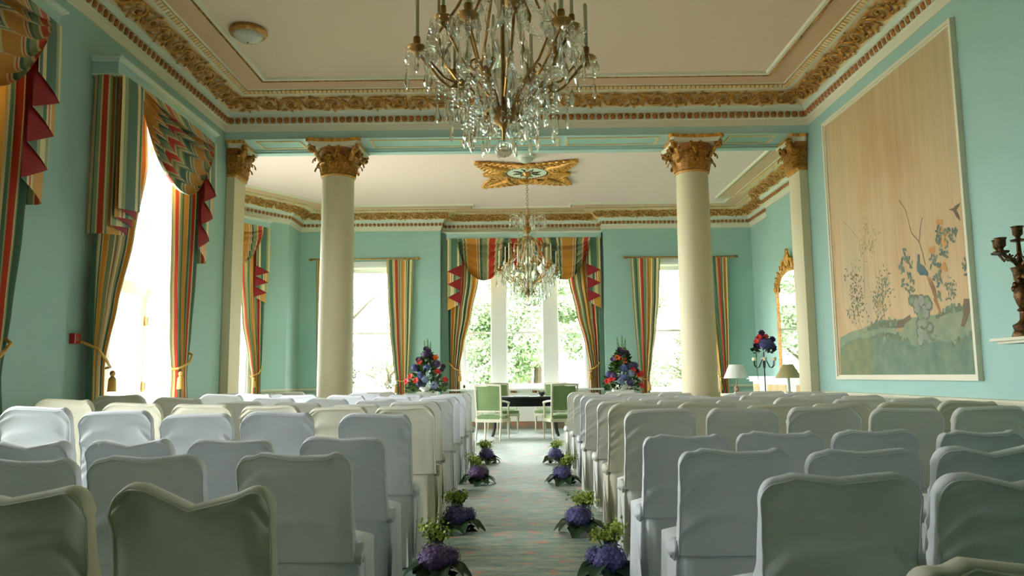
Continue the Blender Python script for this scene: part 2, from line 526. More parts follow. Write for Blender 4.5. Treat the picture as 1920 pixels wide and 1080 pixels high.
CORN = [(0, 4.55, 0), (.012, 4.552, 0), (.03, 4.632, 0), (.046, 4.645, 0), (.046, 4.652, 1), (.058, 4.735, 0), (.078, 4.738, 1), (.084, 4.77, 1), (.10, 4.80, 0), (.115, 4.806, 2),
        (.16, 4.838, 2), (.22, 4.878, 2), (.29, 4.912, 2), (.35, 4.930, 0), (.385, 4.938, 0), (.392, 4.944, 4), (.452, 4.968, 0), (.47, 4.966, 0), (.478, 4.974, 3), (.725, 4.974, 0),
        (.735, 4.960, 0), (.745, 4.962, 4), (.770, 4.962, 0), (.78, 4.955, 0), (.81, 4.962, 0), (.825, 4.99, 0)]
CM = [M_CREAM, M_MINT, M_OCHRE, M_PEACH, M_GOLD]
FRONT = [(-W, -2.2), (-W, YB), (W, YB), (W, -2.2)]
BACK = [(-6.6, 10.75), (-6.6, 14.1), PD0, (-5.03, 16.3), (-5.03, YR), (BAY0, YR), (BAY0, YBAY), (BAY1, YBAY), (BAY1, YR), (XRB, YR), (XRB, 15.2), (XBREAST, 15.2), (XBREAST, 10.75)]
mb = MB(); sweep(mb, FRONT, CORN)
corn_a = struct('trim_3', mb.mesh('front_cornice', CM, 30)); corn_a['label'] = 'cream and gold moulded cornice of the front room'
mb = MB(); sweep(mb, BACK, CORN)
corn_b = struct('trim_4', mb.mesh('far_cornice', CM, 30)); corn_b['label'] = 'gilded cornice of the far room'

def egg_mesh():
    mb = MB()
    w, h, dpt = .035, .042, .032
    def fn(u, v):
        a = u * 2 * pi
        x = w * (abs(cos(a)) ** .7) * (1 if cos(a) >= 0 else -1) * cos(v * pi / 2) ** .8
        y = h * (abs(sin(a)) ** .8) * (1 if sin(a) >= 0 else -1) * cos(v * pi / 2) ** .8
        if y < 0: y *= 1.0
        else: y *= 1 - .18 * (x / w) ** 2
        return (x, y, dpt * sin(v * pi / 2))
    mb.grid(12, 3, fn, closeu=True)
    arc = [(-.044, -.042, .006)] + [(.044 * cos(a), .002 + .043 * sin(a), .010) for a in [pi - k * pi / 6 for k in range(7)]] + [(.044, -.042, .006)]
    mb.tube(arc, .006, 4, 1)
    return mb
EGG = egg_mesh()
egg_me = EGG.mesh('egg', [M_EGG, M_CREAM], 60)
def scroll_mb(flip):
    """one turn of the gilded acanthus scroll: stem, spiral, leaves and rosette; x along, y up, z out"""
    mb = MB(); sg = -1 if flip else 1
    pts = []; rr = []
    for i in range(34):                       # spiral
        t = i / 33
        a = -pi * .55 + t * 2 * pi * 1.55
        r = .098 * (1 - t) ** .8 + .010
        pts.append((.02 + r * cos(a) * 1.05, sg * (.012 + r * sin(a) * .92), .016 + .022 * t)); rr.append(.017 * (1 - .55 * t))
    lead = [(-.155, sg * .05, .010), (-.12, sg * -.02, .014), (-.07, sg * -.078, .016)]
    mb.tube(lead + pts, [.008, .012, .016] + rr, 6, 0, .75, (0, 0, 1))
    mb.ball((.026, sg * .014, .04), (.026, .024, .02), 8, 5)
    for k in range(6):
        a = k * pi / 3
        mb.ball((.026 + .026 * cos(a), sg * .014 + .024 * sin(a), .034), (.013, .012, .012), 6, 4)
    def leaf(x, y, ang, L, w):
        ca, sa = cos(ang), sin(ang)
        def fn(u, v):
            ww = w * sin(pi * min(1, .12 + v * .95)) * (1 + .25 * cos(v * 16))
            lx = L * v; ly = (u - .5) * 2 * ww + .25 * L * v * v
            return (x + lx * ca - ly * sa, sg * (y + lx * sa + ly * ca), .012 + .022 * sin(pi * v) * (1 - (2 * u - 1) ** 2 * .6) + .014 * v)
        mb.grid(4, 6, fn)
    leaf(-.10, -.03, 2.0, .13, .030); leaf(-.09, -.06, .3, .10, .026); 
    leaf(.07, -.085, -.15, .10, .026); leaf(.10, .04, .9, .09, .024); leaf(-.05, .085, 2.6, .09, .022); leaf(.00, .10, 1.0, .05, .02)
    return mb
SCR = [scroll_mb(False), scroll_mb(True)]
scr_me = [SCR[0].mesh('scroll_up', M_GOLD, 60), SCR[1].mesh('scroll_down', M_GOLD, 60)]
NUB = MB().box(-.023, -.03, 0, .023, .03, .012)

def along_path(path, i, d):
    """end points of run i of the path at mitred offset d, with its direction and inward normal"""
    P, Mv = mitre_path(path)
    a = P[i] + Mv[i] * d; b = P[i + 1] + Mv[i + 1] * d
    u = (b - a).normalized()
    return a, b, u, Vector((u.y, -u.x))
def ornament(path, i, d, z, tilt_d, tilt_z, pitch, s_from=0.0, s_to=None):
    a, b, u, n = along_path(path, i, d)
    L = (b - a).length
    s_to = L if s_to is None else s_to
    cnt = max(1, round((s_to - s_from) / pitch)); st = (s_to - s_from) / cnt
    up = Vector((n.x * tilt_d, n.y * tilt_d, tilt_z)).normalized()
    x = Vector((u.x, u.y, 0)); zz = x.cross(up)
    if zz.z > 0 and abs(tilt_d) > abs(tilt_z): zz = -zz; x = -x
    if zz.dot(Vector((n.x, n.y, 0))) < 0: zz = -zz; x = -x
    for k in range(cnt):
        p = a + u * (s_from + st * (k + .5))
        yield k, frame_matrix((p.x, p.y, z), x, up, zz)

# front cornice: eggs and scrolls one by one where the photograph shows them
for i, (f, t) in enumerate([(7.2, None), (0, None), (0, 5.0)]):
    for k, Mx in ornament(FRONT, i, .052, 4.693, .012, .083, .0955, f, t):
        ob('egg', egg_me, corn_a, M=Mx)
    for k, Mx in ornament(FRONT, i, .225, 4.874, .235, .124, .285, f - .0 if i == 0 else 0, t):
        ob('acanthus_scroll', scr_me[(k + i) % 2], corn_a, M=Mx)
leafm = MB()
for i, (f, t) in enumerate([(6.9, None), (0, None), (0, 5.0)]):
    for k, Mx in ornament(FRONT, i, .42, 4.953, .06, .024, .06, f, t):
        leafm.merge(NUB, Mx)
stuff(ob('leaf_moulding', leafm.mesh('leaf_moulding', M_OCHRE, 0), corn_a))
ropem = MB()
TW = MB().ball((0, 0, 0), (.020, .011, .011), 6, 4)
for i, (f, t) in enumerate([(6.6, None), (0, None), (0, 5.0)]):
    a, b, u, n = along_path(FRONT, i, .757)
    L = (b - a).length; s = f
    end = L if t is None else t
    while s < end:
        p = a + u * s; ang = atan2(u.y, u.x) + .6
        ropem.merge(TW, Matrix.Translation((p.x, p.y, 4.958)) @ Matrix.Rotation(ang, 4, 'Z')); s += .028
stuff(ob('rope_moulding', ropem.mesh('rope_moulding', M_GOLD, 60), corn_a))
# far cornice: scrolls as parts, small eggs and beads joined
eggs = MB(); nubs = MB()
EGGS = MB().ball((0, 0, .004), (.043, .040, .024), 6, 4)
for i in range(1, 12):
    a, b, u, n = along_path(BACK, i, .225)
    if (b - a).length > .4 and (b - a).dot(u) > 0:
        for k, Mx in ornament(BACK, i, .225, 4.874, .235, .124, .285, 0, None):
            if i == 1 and k < 3: continue
            ob('acanthus_scroll', scr_me[(k + i) % 2], corn_b, M=Mx)
    for k, Mx in ornament(BACK, i, .052, 4.693, .012, .083, .0955): eggs.merge(EGGS, Mx)
    for k, Mx in ornament(BACK, i, .42, 4.953, .06, .024, .06): nubs.merge(NUB, Mx)
stuff(ob('egg_moulding', eggs.mesh('egg_moulding', M_EGG, 60), corn_b))
stuff(ob('leaf_moulding', nubs.mesh('leaf_moulding', M_OCHRE, 0), corn_b))

# dado rail and baseboard
DADO = [(0, .835, 1), (.014, .838, 1), (.016, .90, 0), (.03, .905, 0), (.04, .925, 0), (.045, .945, 0), (0, .95, 0)]
BASE = [(.03, 0, 0), (.03, .2, 0), (.018, .23, 0), (0, .235, 0)]
def rails(k, name, path):
    mb = MB(); sweep(mb, path, DADO); struct('trim_%d' % k, mb.mesh(name + '_dado_rail', [M_CREAM, M_DADO], 0))
    mb = MB(); sweep(mb, path, BASE); struct('baseboard_' + name, mb.mesh(name + '_baseboard', M_CREAM, 0))
rails(5, 'right', [(W, YB + .05), (W, -2.2)])
rails(6, 'left', [(-W, LW[1] + HALF + .12), (-W, LW[0] - HALF - .12)])
rails(7, 'left_near', [(-W, -2.2), (-W, LW[1] - HALF - .12)])
rails(8, 'left_corner', [(-W, LW[0] + HALF + .12), (-W, YB + .05)])
rails(9, 'far_left', [(PD0[0] - .1, PD0[1] - .14), PD0, (-5.03, 16.3), (-5.03, YR), (FWIN[0][0] - .12, YR)])
rails(10, 'end_left', [(FWIN[0][1] + .12, YR), (BAY0, YR)])
rails(11, 'end_centre', [(BAY1, YR), (FWIN[1][0] - .12, YR)])
rails(12, 'far_right', [(FWIN[1][1] + .12, YR), (XRB, YR), (XRB, 15.2)])

# ------------------------------------------------------------------ beam between the rooms
mb = MB()
mb.box(-W, YB, 4.44, W, YB2, ZCEIL)
beam = struct('trim_13', mb.mesh('beam', M_WALL2, 0)); beam['label'] = 'pale teal beam carried by the columns, with gold-edged soffit panels'
mb = MB()
sweep(mb, [(-W, YB), (W, YB)], [(0, 4.44, 0), (.012, 4.442, 0), (.012, 4.452, 0), (0, 4.456, 0)])
for (y0, y1, z0) in ((10.50, 10.64, 4.395), (10.46, 10.50, 4.42)):
    mb.box(-W, y0, z0, W, y1, 4.445)
struct('beam_edge', mb.mesh('beam_edge', M_WALL2, 0), beam)
for a, b in ((-3.6, -2.98), (-2.02, -.74), (-.66, .60), (.70, 1.98), (2.94, 3.58)):
    mb = MB()
    y0, y1, z0, z1, t = 10.07, 10.40, 4.428, 4.441, .026
    mb.box(a, y0, z0, b, y0 + t, z1); mb.box(a, y1 - t, z0, b, y1, z1)
    mb.box(a, y0 + t, z0, a + t, y1 - t, z1); mb.box(b - t, y0 + t, z0, b, y1 - t, z1)
    mb.box(a + t, y0 + t, 4.437, b - t, y1 - t, 4.4405, 1)
    ob('soffit_panel', mb.mesh('soffit_panel', [M_OCHRE, M_WALL], 0), beam)

# ------------------------------------------------------------------ windows
WN = [0]
def window(C, u, out, half, z0, z1, depth, style, lights=None, inner=True):
    """C: centre of the opening on the room face; u along, out outward"""
    WN[0] += 1
    n = WN[0]
    u = Vector((*u, 0)); o = Vector((*out, 0)); C = Vector((*C, 0))
    Mw = frame_matrix(C, u, o, (0, 0, 1))
    if u.cross(o).z < 0: pass
    mb = MB()
    t = .035
    # lining of the reveal
    mb.box(-half, 0, z0, -half + t, depth, z1); mb.box(half - t, 0, z0, half, depth, z1)
    mb.box(-half + t, 0, z1 - t, half - t, depth, z1); mb.box(-half + t, -.04, z0 - .02, half - t, depth, z0 + .02)
    # architrave
    aw = .10
    mb.box(-half - aw, -.025, z0 - .0, -half, 0, z1 + aw); mb.box(half, -.025, z0, half + aw, 0, z1 + aw)
    mb.box(-half, -.025, z1, half, 0, z1 + aw)
    root = struct('window_%d' % n, mb.mesh('window_lining', M_WHITE, 0), M=Mw)
    if style == 'french':
        for sgn in (-1, 1):                       # panelled shutter boxes in the jambs
            for (za, zb) in ((.12, 2.0), (2.12, 2.95), (3.05, 3.8)):
                pb = MB()
                x = sgn * (half - t)
                def bx(o0, o1, z_0, z_1, p0, p1):
                    pb.box(min(x - sgn * p0, x - sgn * p1), o0, z_0, max(x - sgn * p0, x - sgn * p1), o1, z_1)
                bx(.05, .27, za, zb, 0, .008); bx(.075, .245, za + .03, zb - .03, .008, .018); bx(.10, .22, za + .06, zb - .06, .018, .026)
                ob('shutter_panel', pb.mesh('shutter_panel', M_WHITE, 0), root)
    fo0, fo1 = depth - .13, depth - .06
    fb = MB(); fr = .05
    xs = lights or [(-half + t, half - t)]
    lo, hi = xs[0][0], xs[-1][1]
    zb0, zb1 = z0 + .03, z1 - t
    fb.box(lo, fo0, zb0, lo + fr, fo1, zb1); fb.box(hi - fr, fo0, zb0, hi, fo1, zb1)
    fb.box(lo, fo0, zb0, hi, fo1, zb0 + .07); fb.box(lo, fo0, zb1 - .06, hi, fo1, zb1)
    for (a0, a1), (b0, b1) in zip(xs, xs[1:]):
        fb.box(a1 - fr, fo0 - .12, zb0, b0 + fr, fo1 + .02, zb1)
    ob('window_frame', fb.mesh('window_frame', M_WHITE, 0), root)
    zm = 2.2
    for (a, b) in xs:
        for lo_z, hi_z, dy in ((zb0 + .05, zm + .02, 0), (zm - .02, zb1 - .04, .03)):
            sb = MB(); st = .045
            a_, b_ = a + fr * .6, b - fr * .6
            y0, y1 = fo0 + .01 + dy, fo0 + .045 + dy
            cols = [(a_, (a_ + b_) / 2), ((a_ + b_) / 2, b_)] if style == 'french' and lo_z < 1 else [(a_, b_)]
            for ca, cb in cols:
                sb.box(ca, y0, lo_z, ca + st, y1, hi_z); sb.box(cb - st, y0, lo_z, cb, y1, hi_z)
                sb.box(ca + st, y0, lo_z, cb - st, y1, lo_z + st); sb.box(ca + st, y0, hi_z - st, cb - st, y1, hi_z)
            sash = ob('sash', sb.mesh('sash', M_WHITE, 0), root)
            for ca, cb in cols:
                ob('pane', MB().box(ca + st, y0 + .012, lo_z + st, cb - st, y0 + .018, hi_z - st).mesh('pane', M_PANE, 0), sash)
    if style == 'french':
        tb = MB().box(lo, fo0 - .03, zm - .07, hi, fo1 + .02, zm + .07)
        ob('transom', tb.mesh('transom', M_WHITE, 0), root)
        hb = MB()
        for z in (.35, 1.1, 1.85): hb.box(half - t - .012, depth - .17, z - .05, half - t + .002, depth - .13, z + .05)
        ob('hinge', hb.mesh('hinge', M_BRASS, 0), root)
    cc = C + o * (depth + .02) + Vector((0, 0, (z0 + z1) / 2))
    portal('daylight_portal', cc, u, z1 - z0, 2 * half, -o)
    return root

for yc, hh in zip(LW, HALVES):
    window((-W, yc), (0, 1), (-1, 0), hh, .04, ZOPEN, .45, 'french')
for a, b in FWIN:
    window(((a + b) / 2, YR), (1, 0), (0, 1), (b - a) / 2, .78, 3.74, .45, 'sash')
bc = BAY0 + (.42 + 3.37) / 2
window((bc, YBAY), (1, 0), (0, 1), 1.475, .88, 4.25, .40, 'sash', [(-1.30 - bc, -.57 - bc + .0), (-.32 - bc, .64 - bc), (.88 - bc, 1.60 - bc)])
ud = (Vector(PD0) - Vector(PD1)).normalized()
cd = Vector(PD1) + ud * 1.05
window((cd.x, cd.y), (ud.x, ud.y), (-ud.y, ud.x), .70, .04, ZOPEN, .40, 'french')
window((-6.6, 12.35), (0, 1), (-1, 0), 1.6, .5, ZOPEN, .40, 'sash', [(-1.56, -.56), (-.46, .46), (.56, 1.56)])  # unseen window, added and widened to let more daylight into the far room

# ------------------------------------------------------------------ outdoors
struct('ground', MB().box(-60, 18.2, -.5, 60, 90, -.3).mesh('ground', M_LAWN, 0))
struct('terrace', MB().box(-60, -30, -.5, -7.2, 18.2, -.3).mesh('terrace', M_TERRACE, 0))
def leaf_mat(name, c1, c2):
    m, nt, b = node_mat(name)
    oi = nt.nodes.new('ShaderNodeTexCoord')
    n = nt.nodes.new('ShaderNodeTexNoise'); n.inputs['Scale'].default_value = 1.4; n.inputs['Detail'].default_value = 4
    nt.links.new(oi.outputs['Object'], n.inputs['Vector'])
    r = ramp(nt, [(.35, c1), (.65, c2)]); nt.links.new(n.outputs['Fac'], r.inputs['Fac'])
    nt.links.new(r.outputs[0], b.inputs['Base Color']); b.inputs['Roughness'].default_value = .5
    return m
M_TREE = [leaf_mat('tree_foliage_green', (110, 128, 88), (176, 188, 154)), leaf_mat('tree_foliage_pale', (150, 162, 138), (212, 216, 202))]  # leaf colours paled to carry the overexposed daylight outside
def tree(name, label, x, y, h, rad, seed, mi, n=6000, lobes=14, low=.12, group=None):
    R = random.Random(seed)
    root = thing(name, label, 'tree', (x, y, -.3), 0, group)
    tb = MB()
    tb.tube([(0, 0, 0), (.05, .02, h * .3), (-.05, 0, h * .6), (.02, .05, h * .85)], [.16, .13, .09, .04], 8)
    for k in range(6):
        a = k * 1.05 + R.random(); z = h * (.3 + .08 * k)
        tb.tube([(0, 0, z), (rad * .35 * cos(a), rad * .35 * sin(a), z + h * .12), (rad * .7 * cos(a), rad * .7 * sin(a), z + h * .2)], [.06, .04, .015], 5)
    ob('trunk', tb.mesh('trunk', M_BARK), root)
    cl = []
    for k in range(lobes):
        a = R.uniform(0, 2 * pi); q = sqrt(R.random()) * rad * .8; zz = R.uniform(low, .88) * h
        s = rad * R.uniform(.28, .5) * (1 - .35 * zz / h)
        cl.append((q * cos(a), q * sin(a), zz, s))
    vs = []; fs = []
    for k in range(n):
        cx, cyy, cz, s = cl[k % lobes]
        d = Vector((R.gauss(0, 1), R.gauss(0, 1), R.gauss(0, 1))).normalized() * s * R.uniform(.55, 1.08)
        p = Vector((cx + d.x, cyy + d.y, cz + d.z * .85))
        if p.z < .1: p.z = .1 + R.random() * .2
        L = R.uniform(.04, .085); w = L * .55
        t1 = Vector((R.gauss(0, 1), R.gauss(0, 1), R.gauss(0, .6))).normalized(); t2 = t1.orthogonal().normalized()
        t2 = (t2 * cos(R.random() * 6) + t1.cross(t2) * sin(R.random() * 6)).normalized()
        i = len(vs)
        vs += [tuple(p - t1 * L), tuple(p + t2 * w), tuple(p + t1 * L), tuple(p - t2 * w)]
        fs.append((i, i + 1, i + 2, i + 3))
    me = bpy.data.meshes.new('foliage'); me.from_pydata(vs, [], fs); me.materials.append(M_TREE[mi])
    stuff(ob('foliage', me, root))
    return root
G = 'garden trees and shrubs outside the windows'
tree('garden_tree', 'tall bushy tree outside the left pane of the bay window', -2.6, 26.5, 6.6, 2.5, 1, 1, 25920, 16, .08, G)
tree('garden_tree', 'broad green tree outside the middle of the bay window', .6, 25.0, 5.6, 2.3, 2, 0, 34560, 20, .05, G)
tree('garden_tree', 'green tree outside the right pane of the bay window', 3.4, 27.0, 6.2, 2.4, 3, 0, 25920, 16, .06, G)
tree('garden_tree', 'pale tree outside the window behind the left column', -6.2, 28.0, 5.2, 2.7, 4, 1, 25920, 16, .05, G)
tree('garden_tree', 'pale tree outside the window behind the right column', 7.4, 29.0, 4.6, 2.6, 5, 1, 23040, 14, .05, G)
tree('garden_shrub', 'low green shrub outside the window behind the right column', 5.4, 23.5, 2.4, 1.1, 6, 0, 11520, 9, .1, G)
tree('garden_shrub', 'low pale shrub outside the window behind the left column', -4.0, 23.5, 2.2, 1.2, 7, 1, 11520, 9, .1, G)
tree('garden_tree', 'distant pale tree beyond the bay window', .4, 33.0, 8.0, 3.6, 8, 1, 25920, 18, .2, G)

# ------------------------------------------------------------------ columns
def leaf_mesh(w, h, curl, name, depth=.05):
    """acanthus leaf standing against a bell: x across, z up, -y outward; curls over at the tip"""
    mb = MB()
    def fn(u, v):
        lob = 1 + .20 * cos(v * 5.2 * 2 * pi)
        ww = w * (.78 + .35 * sin(v * pi)) * lob * (1 if v < .75 else max(.42, 1 - (v - .75) * 2.3))
        x = (u - .5) * 2 * ww
        if v < .7:
            z = h * v / .7 * .92; y = -.012 - .018 * v - depth * .3 * v * v
        else:
            a = (v - .7) / .3 * pi * 1.05
            z = h * .92 + curl * sin(a) * .9 - curl * .35 * (1 - cos(a)); y = -.012 - .0126 - depth * .147 - curl * (1 - cos(a)) * .75
        rib = .014 * (1 - abs(2 * u - 1)) - .006 * abs(sin(u * 4 * pi))
        return (x, y - rib, z)
    mb.grid(8, 18, fn)
    me = mb.mesh(name, M_GOLD, 60)
    return me
leaf_lo = leaf_mesh(.066, .13, .050, 'acanthus_leaf_low', .06)
leaf_hi = leaf_mesh(.062, .235, .060, 'acanthus_leaf_high', .12)
def volute_mesh():
    mb = MB(); pts = []; rr = []
    pts += [(0, .10, -.16), (0, .06, -.10), (0, .02, -.04)]; rr += [.016, .02, .022]
    for i in range(22):
        t = i / 21; a = pi * .75 - t * 2 * pi * 1.5; r = .052 * (1 - t) + .008
        pts.append((0, -.035 - r * cos(a) * -1 + 0, -.012 + r * sin(a))); rr.append(.022 * (1 - .4 * t))
    pts = [(x, -y if False else y, z) for x, y, z in pts]
    mb.tube(pts, rr, 6, 0, 1.7, (1, 0, 0))
    return mb.mesh('volute', M_GOLD, 60)
volute_me = volute_mesh()
def abacus_mb(hx, hy, dip, cut):
    poly = []
    for k in range(4):
        a = k * pi / 2; ca, sa = cos(a), sin(a)
        hw, hd = (hx, hy) if k % 2 == 0 else (hy, hx)
        for i in range(9):
            t = -1 + 2 * i / 8
            x = t * (hw - cut); y = -hd + dip * (1 - t * t)
            poly.append((x * ca - y * sa, x * sa + y * ca))
    return poly
def capital(parent, z, hx, hy, round_=True, sides=None):
    """capital of height .46 standing on the shaft at height z"""
    mb = MB()
    if round_:
        mb.lathe([(.213, 0), (.218, .05), (.222, .16), (.240, .26), (.285, .33), (.30, .36)], 32, (0, 0, 0))
    else:
        by = .2; sg_ = 1 if sides[1][0] > 0 else -1
        for (z0, z1, g0, g1) in ((0, .2, 0, .004), (.2, .36, .004, .06)):
            vs = [((sg_ * .13 if sx * sg_ > 0 else sg_ * (.02 - g)), sy * (by + g), zz) for zz, g in ((z0, g0), (z1, g1)) for sx, sy in ((-1, -1), (1, -1), (1, 1), (-1, 1))]
            mb.add(vs, [(0, 1, 5, 4), (1, 2, 6, 5), (2, 3, 7, 6), (3, 0, 4, 7), (4, 5, 6, 7), (3, 2, 1, 0)])
    cap = ob('capital', mb.mesh('capital_bell', M_EGG, 50), parent, (0, 0, z))
    cap['label'] = 'gilded Corinthian capital with curling acanthus leaves'
    rg = MB()
    if round_:
        rg.lathe([(.20, -.03), (.232, -.03), (.240, -.018), (.240, -.006), (.225, .004), (.20, .004)], 40)
    else:
        rg.box(min(0, sg_ * .13), -.215, -.03, max(0, sg_ * .13), .215, .004)
    ob('neck_ring', rg.mesh('neck_ring', M_GOLDB, 40), cap)
    poly = abacus_mb(hx, hy, .055 if round_ else .03, .045)
    ab = MB()
    ab.prism([(x * .90, y * .90) for x, y in poly], lambda p, k: (p[0] * (1 + .06 * k), p[1] * (1 + .06 * k), .36 + .055 * k), 0)
    ab.prism(poly, lambda p, k: (p[0], p[1], .415 + .043 * k), 1)
    ob('abacus', ab.mesh('abacus', [M_CREAM, M_GOLDB], 30), cap)
    if round_:
        for k in range(8):
            a = k * pi / 4
            ob('acanthus_leaf', leaf_lo, cap, (.222 * sin(a), -.222 * cos(a), .005), (0, 0, a))
            a += pi / 8
            ob('acanthus_leaf', leaf_hi, cap, (.220 * sin(a), -.220 * cos(a), .005), (0, 0, a))
        for k in range(8):
            a = k * pi / 4
            ob('acanthus_leaf', leaf_hi, cap, (.224 * sin(a), -.224 * cos(a), .02), (-.10, 0, a), (.85, 1, 1.22))
        for k in range(4):
            a = pi / 4 + k * pi / 2
            ob('volute', volute_me, cap, (.40 * sin(a), -.40 * cos(a), .335), (0, 0, a))
            a2 = k * pi / 2
            for sg in (-1, 1):
                ob('inner_scroll', volute_me, cap, (.295 * sin(a2 + sg * .16), -.295 * cos(a2 + sg * .16), .33), (0, 0, a2 + sg * 1.0), (.6, .6, .7))
    else:
        for (dx, dy, a, cnt, wd) in sides:
            for k in range(cnt):
                off = (k - (cnt - 1) / 2) * wd
                px, py = dx + off * cos(a), dy + off * sin(a)
                ob('acanthus_leaf', leaf_lo, cap, (px, py, .005), (0, 0, a))
            for k in range(cnt + 1):
                off = (k - cnt / 2) * wd
                px, py = dx + off * cos(a), dy + off * sin(a)
                ob('acanthus_leaf', leaf_hi, cap, (px, py, .005), (0, 0, a))
        for (dx, dy, a) in [(s[0], s[1], s[2]) for s in sides]:
            for sg in (-1, 1):
                if a == 0 and sg == sg_: continue
                ob('volute', volute_me, cap, (dx + sg * .13 * cos(a) + .06 * sin(a), dy + sg * .13 * sin(a) - .06 * cos(a), .33), (0, 0, a + sg * .5))
    return cap
for x, side in ((-2.5, 'left'), (2.46, 'right')):
    c = thing('column', 'ivory round column with gilded capital standing on the %s of the aisle' % side, 'column', (x, 10.3, 0), 0, 'columns carrying the beam')
    mb = MB()
    mb.lathe([(.238 - .020 * max(0, (t - .25) / .75) ** 1.6, .32 + 3.64 * t) for t in [i / 14 for i in range(15)]], 56)
    ob('shaft', mb.mesh('shaft', M_COLUMN, 40), c)
    mb = MB(); mb.box(-.34, -.34, 0, .34, .34, .10)
    mb.lathe([(.335, .10), (.345, .13), (.335, .165), (.29, .175), (.275, .20), (.285, .22), (.30, .235), (.295, .26), (.26, .275), (.245, .32)], 48)
    ob('base', mb.mesh('column_base', M_COLUMN, 40), c)
    capital(c, 3.98, .38, .38)
for sg, side in ((-1, 'left'), (1, 'right')):
    c = thing('pilaster', 'flat ivory pilaster with gilded capital against the %s wall' % side, 'pilaster', (sg * (W - .060), 10.3, 0), 0, 'pilasters carrying the beam')
    mb = MB()
    # shaft stands 0.11 m proud of the wall
    mb.box(-.055, -.2, .3, .055, .2, 3.98)
    ob('shaft', mb.mesh('pilaster_shaft', M_COLUMN, 0), c)
    ob('base', MB().box(-.055 - (.04 if sg > 0 else 0), -.24, 0, .055 + (0 if sg > 0 else .04), .24, .22).box(-.055 - (.02 if sg > 0 else 0), -.22, .22, .055 + (0 if sg > 0 else .02), .22, .3).mesh('pilaster_base', M_COLUMN, 0), c)
    a_in = pi / 2 if sg < 0 else -pi / 2
    cp = capital(c, 3.98, .13, .33, False, [(-sg * -.012, 0, a_in, 3, .13), (sg * .015, -.208, 0, 1, .07)])
    cp.location.x = -sg * .075

# ------------------------------------------------------------------ curtains, swags and pelmets
def interp(rows, z):
    if z >= rows[0][0]: return rows[0][1:]
    for a, b in zip(rows, rows[1:]):
        if a[0] >= z >= b[0]:
            t = (a[0] - z) / (a[0] - b[0]); t = t * t * (3 - 2 * t) * .5 + t * .5
            return tuple(p + (q - p) * t for p, q in zip(a[1:], b[1:]))
    return rows[-1][1:]
def curtain_mb(rows, n0, cloth=1.5, folds=7, amp=.045, seed=0, uoff=0.0):
    """rows: (z, s_left, s_right) from the top down; n0: stand-off from the wall"""
    mb = MB(); zt, zb = rows[0][0], rows[-1][0]
    R = random.Random(seed); ph = [R.uniform(-.5, .5) for _ in range(folds + 2)]
    wmax = max(r[2] - r[1] for r in rows)
    def fn(u, v):
        z = zt + (zb - zt) * v
        a, b = interp(rows, z)
        k = (b - a) / wmax
        s = a + (b - a) * u
        w = u * folds * 2 * pi
        q = u * folds; i = int(min(q, folds - 1e-6)); pj = ph[i] + (ph[i + 1] - ph[i]) * (q - i)
        A = amp * (.55 + .45 * v) * (1.0 if k > .6 else .75 + .25 * k / .6)
        n = n0 + A * (sin(w + pj * 1.6 + .8 * v * pj) + .3 * sin(2 * w + 1 + pj)) + .015 * sin(v * 9 + pj * 3) * v
        s += .012 * cos(w) * k
        return (s, n, z)
    mb.grid(folds * 10, 44, fn, uvfn=lambda u, v: (u * cloth + uoff, v))
    return mb
def swag_mb(s0, s1, zt, drop, n0, folds=7, seed=0, bulge=.16, uoff=0.0, gather=.22, amp0=.13):
    """hanging swag between s0 and s1: overlapping folds, gathered at both ends"""
    mb = MB(); R = random.Random(seed + 40)
    jit = [R.uniform(-.12, .12) for _ in range(folds + 2)]
    per = 8; rows = folds * per
    def fn(u, v):
        e = abs(2 * u - 1)
        hang = 1 - e ** 2.2
        r = round(v * rows); k = min(r // per, folds - 1); q = (r - k * per) / (per - 1) if k < folds - 1 else (r - k * per) / per
        # each fold bellies out, then tucks back under itself above the start of the next
        top = (k + jit[k] * (k > 0)) / folds; bot = (k + 1.25 + jit[k + 1]) / folds if k < folds - 1 else 1.0
        vv = top + (bot - top) * sin(q * pi / 2) ** .9
        zlow = zt - gather * drop - (1 - gather) * drop * hang
        z = zt + (zlow - zt) * min(vv, 1.0)
        amp = amp0 * (.2 + .8 * hang) * (.45 if k == 0 else 1)
        n = n0 + bulge * sin(pi * min(1, .15 + vv * .8)) * (.25 + .75 * hang) + amp * (q ** 1.3 - .5)
        s = s0 + (s1 - s0) * u
        s += (s1 - s0) * .035 * sin(2 * pi * u) * (1 - vv) * (-1)
        return (s, n, z)
    def uvf(u, v):
        r = round(v * rows); k = min(r // per, folds - 1); q = (r - k * per) / per
        return (u * (s1 - s0) * .62 + uoff + (.05 * (q - .5)) * (1 if u > .5 else -1) * abs(2 * u - 1), v)
    mb.grid(48, rows, fn, uvfn=uvf)
    return mb
